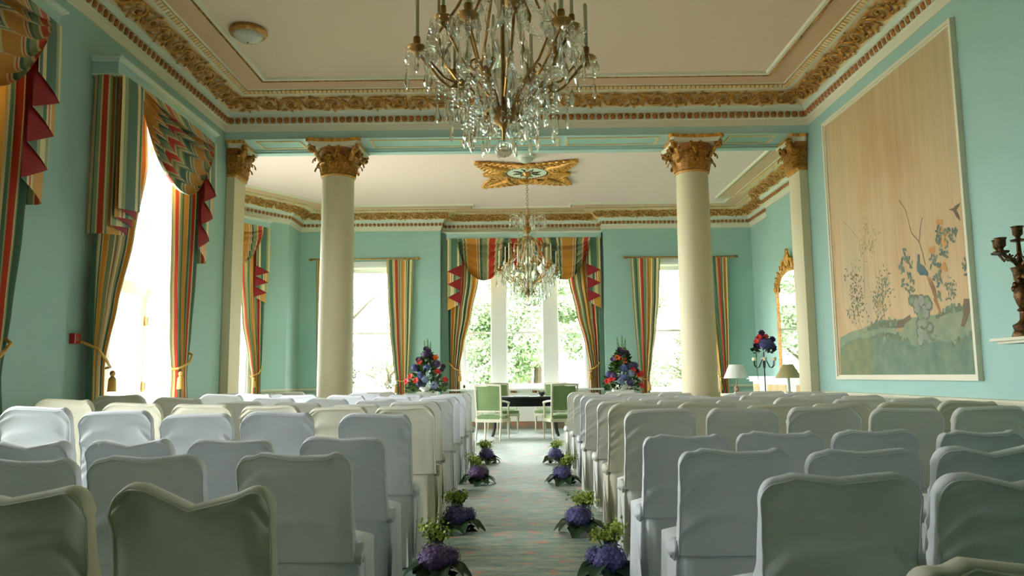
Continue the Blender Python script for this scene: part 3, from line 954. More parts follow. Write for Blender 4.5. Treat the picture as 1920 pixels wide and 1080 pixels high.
def tail_mb(s_in, s_out, zt, z_short, z_long, n0, pleats=4, ret=.22, uoff=0.0):
    """cascade: cloth pleated to and fro, short at the inner edge, long at the outer; face cloth outside, lining inside"""
    mb = MB()
    w = s_out - s_in
    segs = 2 * pleats - 1
    for k in range(segs):
        t0, t1 = k / segs, (k + 1) / segs
        # the band narrows a little towards the back so the stack reads as steps
        xi = s_in + w * .10 * t0; xo = s_out - w * .02
        a, b = (xi, xo) if k % 2 == 0 else (xo, xi)
        na = n0 - .016 * k; nb = n0 - .016 * (k + 1)
        za = z_short + (z_long - z_short) * t0; zb_ = z_short + (z_long - z_short) * t1
        def fn(u, v, a=a, b=b, na=na, nb=nb, za=za, zb_=zb_):
            zz = za + (zb_ - za) * u
            return (a + (b - a) * u, na + (nb - na) * u + .012 * sin(u * pi) * (1 if v > .15 else v / .15) + .02 * v, zt + (zz - zt) * v)
        lining = k % 2 == 1
        mb.grid(5, 8, fn, 1 if lining else 0, uvfn=lambda u, v, k=k: ((k + u) * .17 + uoff, v))
    # return to the wall at the outer edge
    nn = n0 - .016 * segs
    def fr(u, v):
        return (s_out - w * .02 + .03 * sin(u * pi) * (1 if w > 0 else -1), nn + (.02 - nn) * u + .02 * v * (1 - u), zt + (z_long - zt) * v)
    mb.grid(5, 8, fr, 0, uvfn=lambda u, v: (u * .3 + uoff + .2, v))
    return mb
def solid(mb, th=.004):
    return mb
def tieback(parent, pts, tassel):
    mb = MB().tube(pts, .014, 6)
    t = ob('tieback', mb.mesh('tieback', M_ROPE), parent)
    mb = MB(); x, y, z = tassel
    mb.ball((x, y, z), (.028, .028, .03), 8, 6)
    mb.lathe([(.012, -.02), (.034, -.05), (.04, -.17), (.0, -.17)], 10, (x, y, z))
    ob('tassel', mb.mesh('tassel', M_ROPE), t)
def dressing(C, u, nin, half, ztop, where, curtains, swags, tails, n_pel=.25, tz=None, ties=True, zp=.17):
    """pelmet, valance and a pair of curtains; local frame: x along the wall, y into the room"""
    Mw = frame_matrix((C[0] + nin[0] * .004, C[1] + nin[1] * .004, 0), (u[0], u[1], 0), (nin[0], nin[1], 0), (0, 0, 1))
    if Mw.to_3x3().determinant() < 0:
        raise ValueError('left-handed frame')
    p = ob('pelmet', None, M=Mw); tag(p, 'pale teal pelmet box with white moulding, ' + where, 'pelmet', 'curtain pelmets')
    z1 = ztop; z0 = ztop - zp
    mb = MB(); mb.box(-half, .0, z0, half, n_pel, z1 - .045)
    ob('box', mb.mesh('pelmet_box', M_WALL2, 0), p)
    mb = MB(); mb.box(-half - .02, 0, z1 - .045, half + .02, n_pel + .02, z1 - .02); mb.box(-half - .045, 0, z1 - .02, half + .045, n_pel + .045, z1)
    mb.box(-half - .008, 0, z0 - .008, half + .008, n_pel + .008, z0 + .008)
    ob('moulding', mb.mesh('pelmet_moulding', M_MINT, 0), p)
    v = ob('valance', None, M=Mw); tag(v, 'striped swag valance with red-lined tails, ' + where, 'valance', 'swag valances')
    for i, (a, b, drop) in enumerate(swags):
        ob('swag', swag_mb(a, b, z0 + .01, drop, n_pel + (.03 if len(swags) < 3 or i != 1 else -.01), 6, i, uoff=.21 * i + .3, amp0=.13 if len(swags) < 3 else .20).mesh('swag', M_STRIPE, 70), v)
    for i, (si, so, zs, zl) in enumerate(tails):
        ob('tail', tail_mb(si, so, z0 + .01, zs, zl, n_pel + .05, uoff=.1).mesh('tail', [M_STRIPE, M_LINING], 50), v)
    for i, (rows, side) in enumerate(curtains):
        c = ob('curtain', None, M=Mw); tag(c, 'striped tied-back curtain, %s, %s' % (side, where), 'curtain', 'tied-back striped curtains')
        ob('cloth', curtain_mb(rows, .10, .98, 6, .045, i + 3, uoff=.12 + .37 * i).mesh('curtain_cloth', M_STRIPE, 70), c)
        if ties:
            zt = tz
            a, b = interp(rows, zt)
            outer = a if i == 0 else b
            inner = b if i == 0 else a
            sg = 1 if i == 0 else -1
            tieback(c, [(outer - sg * .06, .02, zt + .22), (outer + sg * .02, .17, zt + .14), ((outer + inner) / 2, .19, zt + .04), (inner + sg * .02, .15, zt - .02), (inner + sg * .03, .09, zt - .03), (inner - sg * .03, .03, zt + .02)],
                    (inner + sg * .01, .18, zt - .08))
LEFT_CUR = [
    ([(4.05, -1.1, -.28), (3.4, -1.1, -.20), (2.6, -1.1, -.42), (1.9, -1.1, -.66), (1.35, -1.09, -.84), (1.05, -1.09, -.84), (.02, -1.1, -.78)], 'near side'),
    ([(4.05, .34, 1.1), (3.3, .42, 1.1), (2.3, .47, 1.06), (1.7, .54, 1.0), (1.2, .64, .92), (.95, .63, .95), (.02, .58, 1.02)], 'far side')]
for yc, wh in ((LW[0], 'in the left wall, beside the pilaster'), (LW[1], 'in the left wall, cut by the picture edge')):
    # left wall faces +X: along the wall towards the camera is -Y, so x = -(Y - yc)
    cur = [([(z, -b, -a) for z, a, b in LEFT_CUR[1][0]], 'far side'), ([(z, -b, -a) for z, a, b in LEFT_CUR[0][0]], 'near side')]
    dressing((-W, yc), (0, -1), (1, 0), 1.135, 4.22, wh, cur, [(-.92, .74, .86)], [(-.80, -1.12, 3.55, 2.58), (.74, 1.12, 2.80, 2.52)], .25, 1.32)
# bay in the end wall: the room side faces -Y, so x runs towards -X
bx = (-1.65 + 1.96) / 2
BAYC = [([(4.37, -1.76, -1.0), (3.4, -1.76, -1.05), (2.6, -1.76, -1.22), (1.9, -1.75, -1.40), (1.35, -1.73, -1.50), (1.1, -1.73, -1.49), (.18, -1.74, -1.44)], 'right side'),
        ([(4.37, 1.0, 1.76), (3.4, 1.05, 1.76), (2.6, 1.22, 1.76), (1.9, 1.40, 1.75), (1.35, 1.50, 1.73), (1.1, 1.49, 1.73), (.18, 1.44, 1.74)], 'left side')]
dressing((bx, YBAY), (-1, 0), (0, -1), 1.80, 4.53, 'over the bay window in the end wall', BAYC, [(-1.55, -.30, 1.0), (-.62, .62, .85), (.30, 1.55, 1.0)],
         [(-1.45, -1.78, 3.75, 2.72), (1.45, 1.78, 3.75, 2.70)], .2, 1.32)
# canted window at the far left
CC = [([(4.33, -1.0, -.35), (3.3, -1.0, -.40), (2.4, -1.0, -.50), (1.6, -.98, -.68), (1.2, -.95, -.76), (.95, -.95, -.76), (.02, -.97, -.70)], 'right side'),
      ([(4.33, .35, 1.0), (3.3, .40, 1.0), (2.4, .50, 1.0), (1.6, .68, .98), (1.2, .76, .95), (.95, .76, .95), (.02, .70, .97)], 'left side')]
dressing((cd.x, cd.y), (-ud.x, -ud.y), (ud.y, -ud.x), 1.02, 4.50, 'in the canted wall behind the left pilaster', CC, [(-.82, .82, .95)], [(-.66, -1.0, 3.5, 2.75), (.66, 1.0, 3.5, 2.75)], .2, 1.25)

# windows beside the bay: curtains on brass poles
for wx0, wx1, wh, cur in (
    (-4.76, -2.28, 'behind the left column', [([(3.86, -3.02, -2.40), (3.0, -2.98, -2.42), (2.2, -2.92, -2.44), (1.5, -2.84, -2.47), (1.05, -2.77, -2.50), (.6, -2.76, -2.50), (.03, -2.78, -2.48)], 'right side'),
                                              ([(3.86, -4.64, -4.05), (3.0, -4.62, -4.10), (2.2, -4.60, -4.18), (1.5, -4.57, -4.27), (1.05, -4.54, -4.32), (.03, -4.56, -4.30)], 'left side')]),
    (2.47, 5.03, 'behind the right column', [([(3.84, 2.59, 3.27), (3.0, 2.62, 3.22), (2.2, 2.66, 3.14), (1.5, 2.71, 3.03), (1.1, 2.75, 2.96), (.6, 2.74, 2.96), (.03, 2.72, 2.98)], 'left side'),
                                             ([(3.84, 4.32, 4.84), (3.0, 4.36, 4.82), (2.2, 4.42, 4.80), (1.5, 4.48, 4.77), (1.1, 4.52, 4.74), (.03, 4.50, 4.76)], 'right side')])):
    zc = 3.89 if wx0 < 0 else 3.86
    pl = thing('curtain_pole', 'thin brass curtain pole with leaf finials ' + wh, 'curtain pole', ((wx0 + wx1) / 2, YR, zc), 0, 'brass curtain poles')
    hw = (wx1 - wx0) / 2
    ob('rod', MB().tube([(-hw + .06, -.1, 0), (hw - .06, -.1, 0)], .016, 8).mesh('rod', M_BRASS), pl)
    for sg in (-1, 1):
        mb = MB().ball((sg * (hw - .07), -.1, 0), (.02, .026, .026), 8, 6); mb.ball((sg * (hw - .01), -.1, 0), (.055, .03, .03), 8, 6)
        ob('finial', mb.mesh('finial', M_BRASS), pl)
        mb = MB().box(sg * (hw - .18) - .012, -.1, -.012, sg * (hw - .18) + .012, 0, .012)
        ob('bracket', mb.mesh('bracket', M_BRASS), pl)
    for i, (rows, side) in enumerate(cur):
        c = thing('curtain', 'striped curtain on a brass pole, %s of the window %s' % (side, wh), 'curtain', (0, YR, 0), 0, 'curtains on brass poles')
        mb = curtain_mb(rows, -.11, .90, 5, .03, i + 9, uoff=.05 + .45 * i)
        ob('cloth', mb.mesh('curtain_cloth', M_STRIPE, 70), c)
        a, b = interp(rows, 1.08)
        tieback(c, [(a - .02, -.06, 1.16), (a, -.16, 1.12), ((a + b) / 2, -.18, 1.08), (b, -.15, 1.1), (b + .02, -.06, 1.15)], ((a + .02) if side == 'right side' else (b - .02), -.17, 1.0))

# red call point on the left wall
c = thing('fire_call_point', 'small red fire call point on the left wall beside the curtain', 'call point', (-W, 6.72, 1.55), 0)
ob('housing', MB().box(0, -.045, -.045, .05, .045, .045).mesh('housing', M_RED, 0), c)
ob('window_plate', MB().box(.05, -.022, -.022, .054, .022, .022).mesh('window_plate', M_BRASS, 0), c)

# ------------------------------------------------------------------ painted panel on the right wall
def mural_ground():
    m, nt, b = node_mat('aged_silk_ground')
    tc = nt.nodes.new('ShaderNodeTexCoord')
    def nz(sc, s, det=4):
        mp = nt.nodes.new('ShaderNodeMapping'); mp.inputs['Scale'].default_value = sc
        nt.links.new(tc.outputs['Object'], mp.inputs['Vector'])
        n = nt.nodes.new('ShaderNodeTexNoise'); n.inputs['Scale'].default_value = s; n.inputs['Detail'].default_value = det
        nt.links.new(mp.outputs[0], n.inputs['Vector']); return n.outputs['Fac']
    r1 = ramp(nt, [(.3, (196, 160, 112)), (.5, (206, 176, 132)), (.7, (194, 174, 138))]); nt.links.new(nz((1, 1, .35), 1.6), r1.inputs['Fac'])
    r2 = ramp(nt, [(.35, (255, 255, 255)), (.8, (226, 222, 214))]); nt.links.new(nz((1, 9, .25), 2.2, 5), r2.inputs['Fac'])
    mx = nt.nodes.new('ShaderNodeMix'); mx.data_type = 'RGBA'; mx.blend_type = 'MULTIPLY'; mx.inputs[0].default_value = .6
    nt.links.new(r1.outputs[0], mx.inputs[6]); nt.links.new(r2.outputs[0], mx.inputs[7])
    nt.links.new(mx.outputs[2], b.inputs['Base Color']); b.inputs['Roughness'].default_value = .7
    return m
mural = thing('painted_panel', 'tall painted garden panel with a long-tailed bird, framed in cream on the right wall', 'painting', (W, 7.99, 1.1))
MY0, MY1, MZ0, MZ1 = 6.54, 9.45, 1.10, 4.38
def mp_(p, d): return (-(.0221 + (d - .0221) * .6), min(max(p[0], MY0 + .045), MY1 - .045) - 7.99, p[1] - 1.1)
ob('canvas', MB().box(-.022, MY0 - 7.99 + .03, .03, 0, MY1 - 7.99 - .03, MZ1 - 1.1 - .03).mesh('canvas', mural_ground(), 0), mural)
mb = MB()
a0, a1, b1 = MY0 - 7.99, MY1 - 7.99, MZ1 - MZ0
for t0, t1, dd in ((0, .035, .05), (.035, .055, .035)):
    mb.box(-dd, a0 + t0, t0, 0, a0 + t1, b1 - t0); mb.box(-dd, a1 - t1, t0, 0, a1 - t0, b1 - t0)
    mb.box(-dd, a0 + t1, t0, 0, a1 - t1, t1); mb.box(-dd, a0 + t1, b1 - t1, 0, a1 - t1, b1 - t0)
ob('frame', mb.mesh('panel_frame', M_CREAM, 0), mural)
MUR = {
'hill_back':[(9.327,1.61),(9.007,1.668),(8.724,1.683),(8.563,1.713),(8.304,1.745),(7.951,1.733),(7.625,1.727),(7.325,1.725),(7.138,1.719),(6.954,1.761),(6.704,1.755),(6.518,1.769),(6.533,1.149),(9.367,1.152)],
'hill_mid':[(9.346,1.48),(9.096,1.556),(8.806,1.584),(8.497,1.568),(8.205,1.578),(7.921,1.539),(7.729,1.484),(7.597,1.434),(7.511,1.444),(7.171,1.476),(6.969,1.442),(6.741,1.48),(6.579,1.51),(6.533,1.149),(9.367,1.152)],
'hill_front':[(7.539,1.238),(7.273,1.294),(7.036,1.371),(6.814,1.444),(6.605,1.508),(6.531,1.485),(6.533,1.149),(7.551,1.15)],
'hill_left':[(9.337,1.414),(9.178,1.495),(8.926,1.559),(8.671,1.577),(8.498,1.559),(8.534,1.152),(9.367,1.152)],
'shrub1':[(8.57,1.663),(8.476,1.717),(8.262,1.751),(8.065,1.737),(7.934,1.718),(7.944,1.643),(8.194,1.659),(8.484,1.658)],
'shrub2':[(8.497,1.568),(8.323,1.609),(8.083,1.605),(7.863,1.555),(7.691,1.501),(7.696,1.465),(7.906,1.511),(8.206,1.573),(8.477,1.558)],
'shrub3':[(7.527,1.449),(7.402,1.513),(7.198,1.503),(7.17,1.485),(7.395,1.452)],
'shrub4':[(7.172,1.696),(7.046,1.736),(6.895,1.772),(6.703,1.763),(6.526,1.762),(6.533,1.708),(6.709,1.716),(6.902,1.724),(7.142,1.689)],
'shrub5':[(6.957,1.426),(6.839,1.461),(6.685,1.501),(6.604,1.512),(6.619,1.497),(6.8,1.443),(6.945,1.409)],
'stump':[(6.701,1.826),(6.59,1.815),(6.615,1.723),(6.663,1.664),(6.728,1.574),(6.781,1.586),(6.727,1.685)],
'hen':[(7.935,1.643),(7.897,1.715),(7.786,1.721),(7.638,1.759),(7.627,1.713),(7.757,1.668),(7.78,1.633)],
'henwing':[(7.945,1.634),(7.761,1.641),(7.821,1.594),(7.911,1.609)],
'bird_body':[(7.442,2.228),(7.425,2.285),(7.393,2.251),(7.316,2.21),(7.246,2.132),(7.251,2.094),(7.31,2.121),(7.382,2.126),(7.44,2.178)],
'bird_neck':[(7.411,2.253),(7.42,2.324),(7.398,2.345),(7.373,2.327),(7.387,2.25)],
'bird_tail':[(7.278,2.098),(7.209,2.079),(7.152,1.995),(7.121,1.869),(7.168,1.874),(7.208,1.964)],
'bird_tail2':[(7.133,1.87),(7.194,1.877),(7.093,1.715),(7.071,1.713)],
'flybird':[(6.725,2.666),(6.657,2.66),(6.609,2.676),(6.533,2.685),(6.584,2.643),(6.608,2.631),(6.577,2.579),(6.558,2.522),(6.609,2.564),(6.653,2.632)],
'trunk1':[(7.694,2.96),(7.572,2.818),(7.526,2.655),(7.49,2.567),(7.372,2.465),(7.317,2.337),(7.288,2.215)],
'trunk2':[(7.278,2.684),(7.341,2.558),(7.363,2.463)],
'trunk3':[(8.613,2.022),(8.556,2.518),(8.493,2.701),(8.417,2.892)],
'trunk4':[(9.38,2.151),(9.325,2.742),(9.332,2.906)],
'trunk5':[(9.042,3.01),(8.83,2.859),(8.665,2.733),(8.617,2.527)],
'trunk6':[(8.75,1.653),(8.9,1.746),(8.986,1.816)],
'trunk7':[(8.725,1.672),(8.81,1.886),(8.745,2.015)],
'rocks':[(7.584,1.899),(7.505,1.855),(7.401,1.88),(7.306,1.862),(7.494,1.81),(7.363,1.798),(7.437,1.743),(7.338,1.744),(7.465,1.657),(7.382,1.66),(7.286,1.602),(7.476,1.578),(7.414,1.549),(7.354,1.511),(7.471,1.49),(7.5,1.89),(7.279,1.825)],
'leavesT':[(7.006,2.503),(6.919,2.476),(6.832,2.46),(6.749,2.434),(6.959,2.419),(7.029,2.394),(6.817,2.392),(6.912,2.345),(6.984,2.297),(7.042,2.424),(7.651,2.32),(7.744,2.304),(7.779,2.267),(7.561,2.266),(7.725,2.218),(7.623,2.163),(7.561,2.125),(7.721,2.105),(7.651,2.035),(7.564,2.035),(7.668,2.415),(7.133,2.259),(7.167,2.198),(7.056,2.2),(7.052,2.105),(7.132,2.078),(7.036,2.038),(7.079,1.902),(6.59,2.156),(6.639,2.119),(6.553,2.107),(6.617,2.063),(6.56,2.055),(6.538,2.38),(6.932,2.255)],
'flowersO':[(6.997,2.572),(6.935,2.479),(7.159,2.321),(6.964,2.14),(6.959,2.362)],
'dots1':[(8.93,2.15),(8.823,2.161),(8.725,2.126),(8.807,2.089),(8.909,2.301),(9.042,2.318),(8.707,2.251),(8.855,2.306)],
'bush':[(8.094,2.216),(8.194,2.142),(8.08,2.16),(8.157,2.084),(8.03,2.048),(8.297,2.056),(8.144,2.017),(8.394,2.033),(8.206,2.22),(8.111,2.1)],
'bush2':[(8.274,1.958),(8.178,1.919),(8.341,1.925),(8.246,1.867),(8.163,1.879),(8.295,1.813),(8.21,1.835),(8.355,1.976),(8.116,1.933)],
'bush3':[(8.792,2.009),(8.89,1.987),(8.731,1.952),(8.946,1.929),(8.807,1.906),(8.683,1.968),(9.002,1.87),(8.658,1.986),(8.86,1.859),(8.642,1.78),(8.974,1.9)],
'bush4':[(8.512,2.739),(8.45,2.659),(8.353,2.664),(8.32,2.558),(8.418,2.54),(8.586,2.569),(8.698,2.494),(8.786,2.425),(8.25,2.723),(8.471,2.857),(8.443,2.886),(8.601,2.64)],
'bush5':[(6.917,2.013),(6.94,1.961),(6.86,1.96),(6.897,1.919),(6.84,1.877),(6.922,1.858),(6.842,1.976)],
}
PG = [mat('painted_' + n, c, .75, var=.35, vscale=7, col2=c2) for n, c, c2 in (
    ('green', (136, 138, 96), (112, 126, 94)), ('blue_green', (122, 140, 112), (100, 122, 104)), ('sage', (146, 152, 120), (122, 140, 112)), ('dark_green', (96, 108, 86), (122, 126, 96)),
    ('slate', (160, 158, 140), (130, 134, 122)), ('teal', (98, 120, 112), (78, 100, 100)), ('rust', (176, 124, 78), (134, 100, 72)), ('umber', (126, 106, 78), (102, 90, 70)), ('straw', (180, 152, 104), (156, 132, 92)), ('amber', (204, 154, 82), (192, 132, 74)))]
P_GREEN, P_BG, P_SAGE, P_DARK, P_SLATE, P_TEAL, P_RUST, P_UMBER, P_STRAW, P_AMBER = range(10)
PAINT = [0]
def flat(mb, poly, d, mi):
    d += 3.5e-5 * (PAINT[0] % 40); PAINT[0] += 1      # brush strokes lie over one another
    mb.add([mp_(p, d) for p in poly], [tuple(range(len(poly)))], mi)
def dab(mb, p, ry, rz, d, mi, ang=0.0, n=7):
    if not (MY0 + .08 < p[0] < MY1 - .08): return
    flat(mb, [(p[0] + ry * cos(k * 2 * pi / n) * cos(ang) - rz * sin(k * 2 * pi / n) * sin(ang), p[1] + ry * cos(k * 2 * pi / n) * sin(ang) + rz * sin(k * 2 * pi / n) * cos(ang)) for k in range(n)], d, mi)
def stroke(mb, pts, w, d, mi):
    for a, b in zip(pts, pts[1:]):
        dy, dz = b[0] - a[0], b[1] - a[1]; L = sqrt(dy * dy + dz * dz) or 1
        ny, nz_ = -dz / L * w, dy / L * w
        flat(mb, [(a[0] - ny, a[1] - nz_), (b[0] - ny * .8, b[1] - nz_ * .8), (b[0] + ny * .8, b[1] + nz_ * .8), (a[0] + ny, a[1] + nz_)], d, mi)
RM = random.Random(5)
mb = MB()
flat(mb, MUR['hill_back'], .0230, P_SAGE); flat(mb, MUR['hill_mid'], .0236, P_BG); flat(mb, MUR['hill_front'], .0242, P_BG); flat(mb, MUR['hill_left'], .0242, P_GREEN)
ob('painted_hills', mb.mesh('painted_hills', PG, 0), mural)
mb = MB()
for k in ('shrub1', 'shrub2', 'shrub3', 'shrub4', 'shrub5'):
    flat(mb, MUR[k], .0246, P_DARK)
    P = MUR[k]
    for i in range(26):
        a, b = P[RM.randrange(len(P))], P[RM.randrange(len(P))]; t = RM.random()
        dab(mb, (a[0] + (b[0] - a[0]) * t, a[1] + (b[1] - a[1]) * t + .01), .028, .022, .0249 + i * .00001, RM.choice((P_DARK, P_BG, P_SAGE)), RM.random() * 3, 6)
ob('painted_shrubs', mb.mesh('painted_shrubs', PG, 0), mural)
mb = MB()
for i, p in enumerate(MUR['rocks']): dab(mb, p, .075, .066, .0248, P_DARK, .3, 7)
for i, p in enumerate(MUR['rocks']):
    q = .8 + .5 * ((i * 7) % 5) / 5; n_ = 6
    out_ = [(p[0] + .058 * q * RM.uniform(.75, 1.15) * cos(k * 2 * pi / n_ + i), p[1] + .046 * q * RM.uniform(.75, 1.15) * sin(k * 2 * pi / n_ + i)) for k in range(n_)]
    flat(mb, out_, .0264 + i * .00004, P_SAGE if i % 3 == 0 else P_SLATE)
ob('painted_rocks', mb.mesh('painted_rocks', PG, 0), mural)
mb = MB()
for k in ('trunk1', 'trunk2'): stroke(mb, MUR[k], .006, .0240, P_UMBER)
for k in ('trunk3', 'trunk4', 'trunk5', 'trunk6', 'trunk7'): stroke(mb, MUR[k], .006, .0240, P_STRAW)
stuff(ob('painted_branches', mb.mesh('painted_branches', PG, 0), mural))
mb = MB()
for i, p in enumerate(MUR['leavesT']):
    for j in range(5): dab(mb, (p[0] + RM.gauss(0, .026), p[1] + RM.gauss(0, .026)), .030, .014, .0256 + .00003 * j, RM.choice((P_TEAL, P_DARK, P_BG)), RM.random() * 3, 6)
for p in MUR['flowersO']:
    for j in range(4): dab(mb, (p[0] + RM.gauss(0, .02), p[1] + RM.gauss(0, .02)), .032, .026, .0258 + .00003 * j, P_AMBER, RM.random() * 3, 7)
for key, cnt, cols, sp in (('dots1', 9, (P_UMBER, P_DARK), .05), ('bush', 9, (P_SAGE, P_DARK, P_BG), .05), ('bush2', 9, (P_SAGE, P_DARK, P_STRAW), .05), ('bush3', 9, (P_UMBER, P_SAGE, P_DARK), .06), ('bush4', 6, (P_STRAW, P_SAGE), .06), ('bush5', 6, (P_SAGE, P_DARK), .03)):
    for p in MUR[key]:
        for j in range(cnt): dab(mb, (p[0] + RM.gauss(0, sp), p[1] + RM.gauss(0, sp)), .022, .008, .0256 + .00002 * j, RM.choice(cols), RM.random() * 3, 5)
ob('painted_leaves', mb.mesh('painted_leaves', PG, 0), mural)
mb = MB()
for k, c, d in (('bird_tail2', P_RUST, .0260), ('bird_tail', P_RUST, .0261), ('bird_body', P_TEAL, .0262), ('bird_neck', P_TEAL, .0263)): flat(mb, MUR[k], d, c)
ob('painted_long_tailed_bird', mb.mesh('painted_bird', PG, 0), mural)
mb = MB(); flat(mb, [(p[0] + .10, p[1]) for p in MUR['flybird']], .0262, P_UMBER)
ob('painted_flying_bird', mb.mesh('painted_flying_bird', PG, 0), mural)
mb = MB(); flat(mb, MUR['hen'], .0264, P_UMBER); flat(mb, MUR['henwing'], .0265, P_STRAW)
ob('painted_hen', mb.mesh('painted_hen', PG, 0), mural)
mb = MB(); flat(mb, MUR['stump'], .0264, P_UMBER)
ob('painted_stump', mb.mesh('painted_stump', PG, 0), mural)

# ------------------------------------------------------------------ wall shelf and bronze candelabrum at the right edge
sh = thing('wall_shelf', 'narrow cream shelf on the right wall under the bronze candelabrum', 'shelf', (W, 5.1, 1.405))
mb = MB().box(-.40, -.75, 0, 0, .68, .022); mb.box(-.36, -.72, -.02, 0, .65, 0)
ob('board', mb.mesh('shelf_board', M_CREAM, 0), sh)
cb = thing('candelabrum', 'tall dark gilt bronze candelabrum with branching cups on the wall shelf', 'candelabrum', (W - .25, 5.58, 1.427))
mb = MB(); mb.lathe([(.085, 0), (.09, .03), (.075, .05), (.085, .09), (.05, .11), (.035, .13), (.032, .19), (.05, .2), (.03, .22)], 16)
for k in range(3):
    a = k * 2 * pi / 3 + .3; mb.ball((.075 * cos(a), .075 * sin(a), .012), (.02, .02, .014), 8, 5)
ob('foot', mb.mesh('candelabrum_foot', M_BRONZE, 50), cb)
mb = MB(); mb.lathe([(.03, .22), (.045, .25), (.062, .31), (.05, .37), (.034, .40), (.05, .43), (.055, .48), (.068, .52), (.03, .53), (.018, .58), (.014, .72)], 16)
for k in range(10):
    a = k * .63; z = .26 + .026 * k
    mb.ball((.055 * cos(a), .055 * sin(a), z), (.018, .018, .024), 6, 5)
ob('stem', mb.mesh('candelabrum_stem', M_BRONZE, 50), cb)
def cup(parent, x, y, z):
    mb = MB().lathe([(.0, -.02), (.05, -.012), (.055, 0), (.02, .004), (.016, .02), (.034, .04), (.036, .085), (.045, .10), (.03, .10), (.028, .05), (0, .045)], 14, (x, y, z))
    ob('cup', mb.mesh('candle_cup', M_BRONZE, 50), parent)
for (a, r, z) in ((1.75, .19, .66), (-1.2, .19, .66), (.3, .15, .64), (3.3, .15, .64)):
    ca, sa = cos(a), sin(a)
    mb = MB().tube([(0, 0, .52), (.05 * ca, .05 * sa, .57), (.10 * ca, .10 * sa, .60), (.15 * ca * r / .19, .15 * sa * r / .19, .60), (r * ca, r * sa, z - .01)], [.02, .014, .012, .011, .012], 6)
    for k in range(4):
        q = .04 + .035 * k
        mb.tube([(q * ca, q * sa, .585), (q * ca + .03 * sa, q * sa - .03 * ca, .60 + .01 * k), (q * ca + .05 * sa, q * sa - .05 * ca, .63)], [.007, .005, .008], 5)
    br = ob('branch', mb.mesh('branch', M_BRONZE, 50), cb)
    cup(br, r * ca, r * sa, z)
cup(cb, 0, 0, .73)

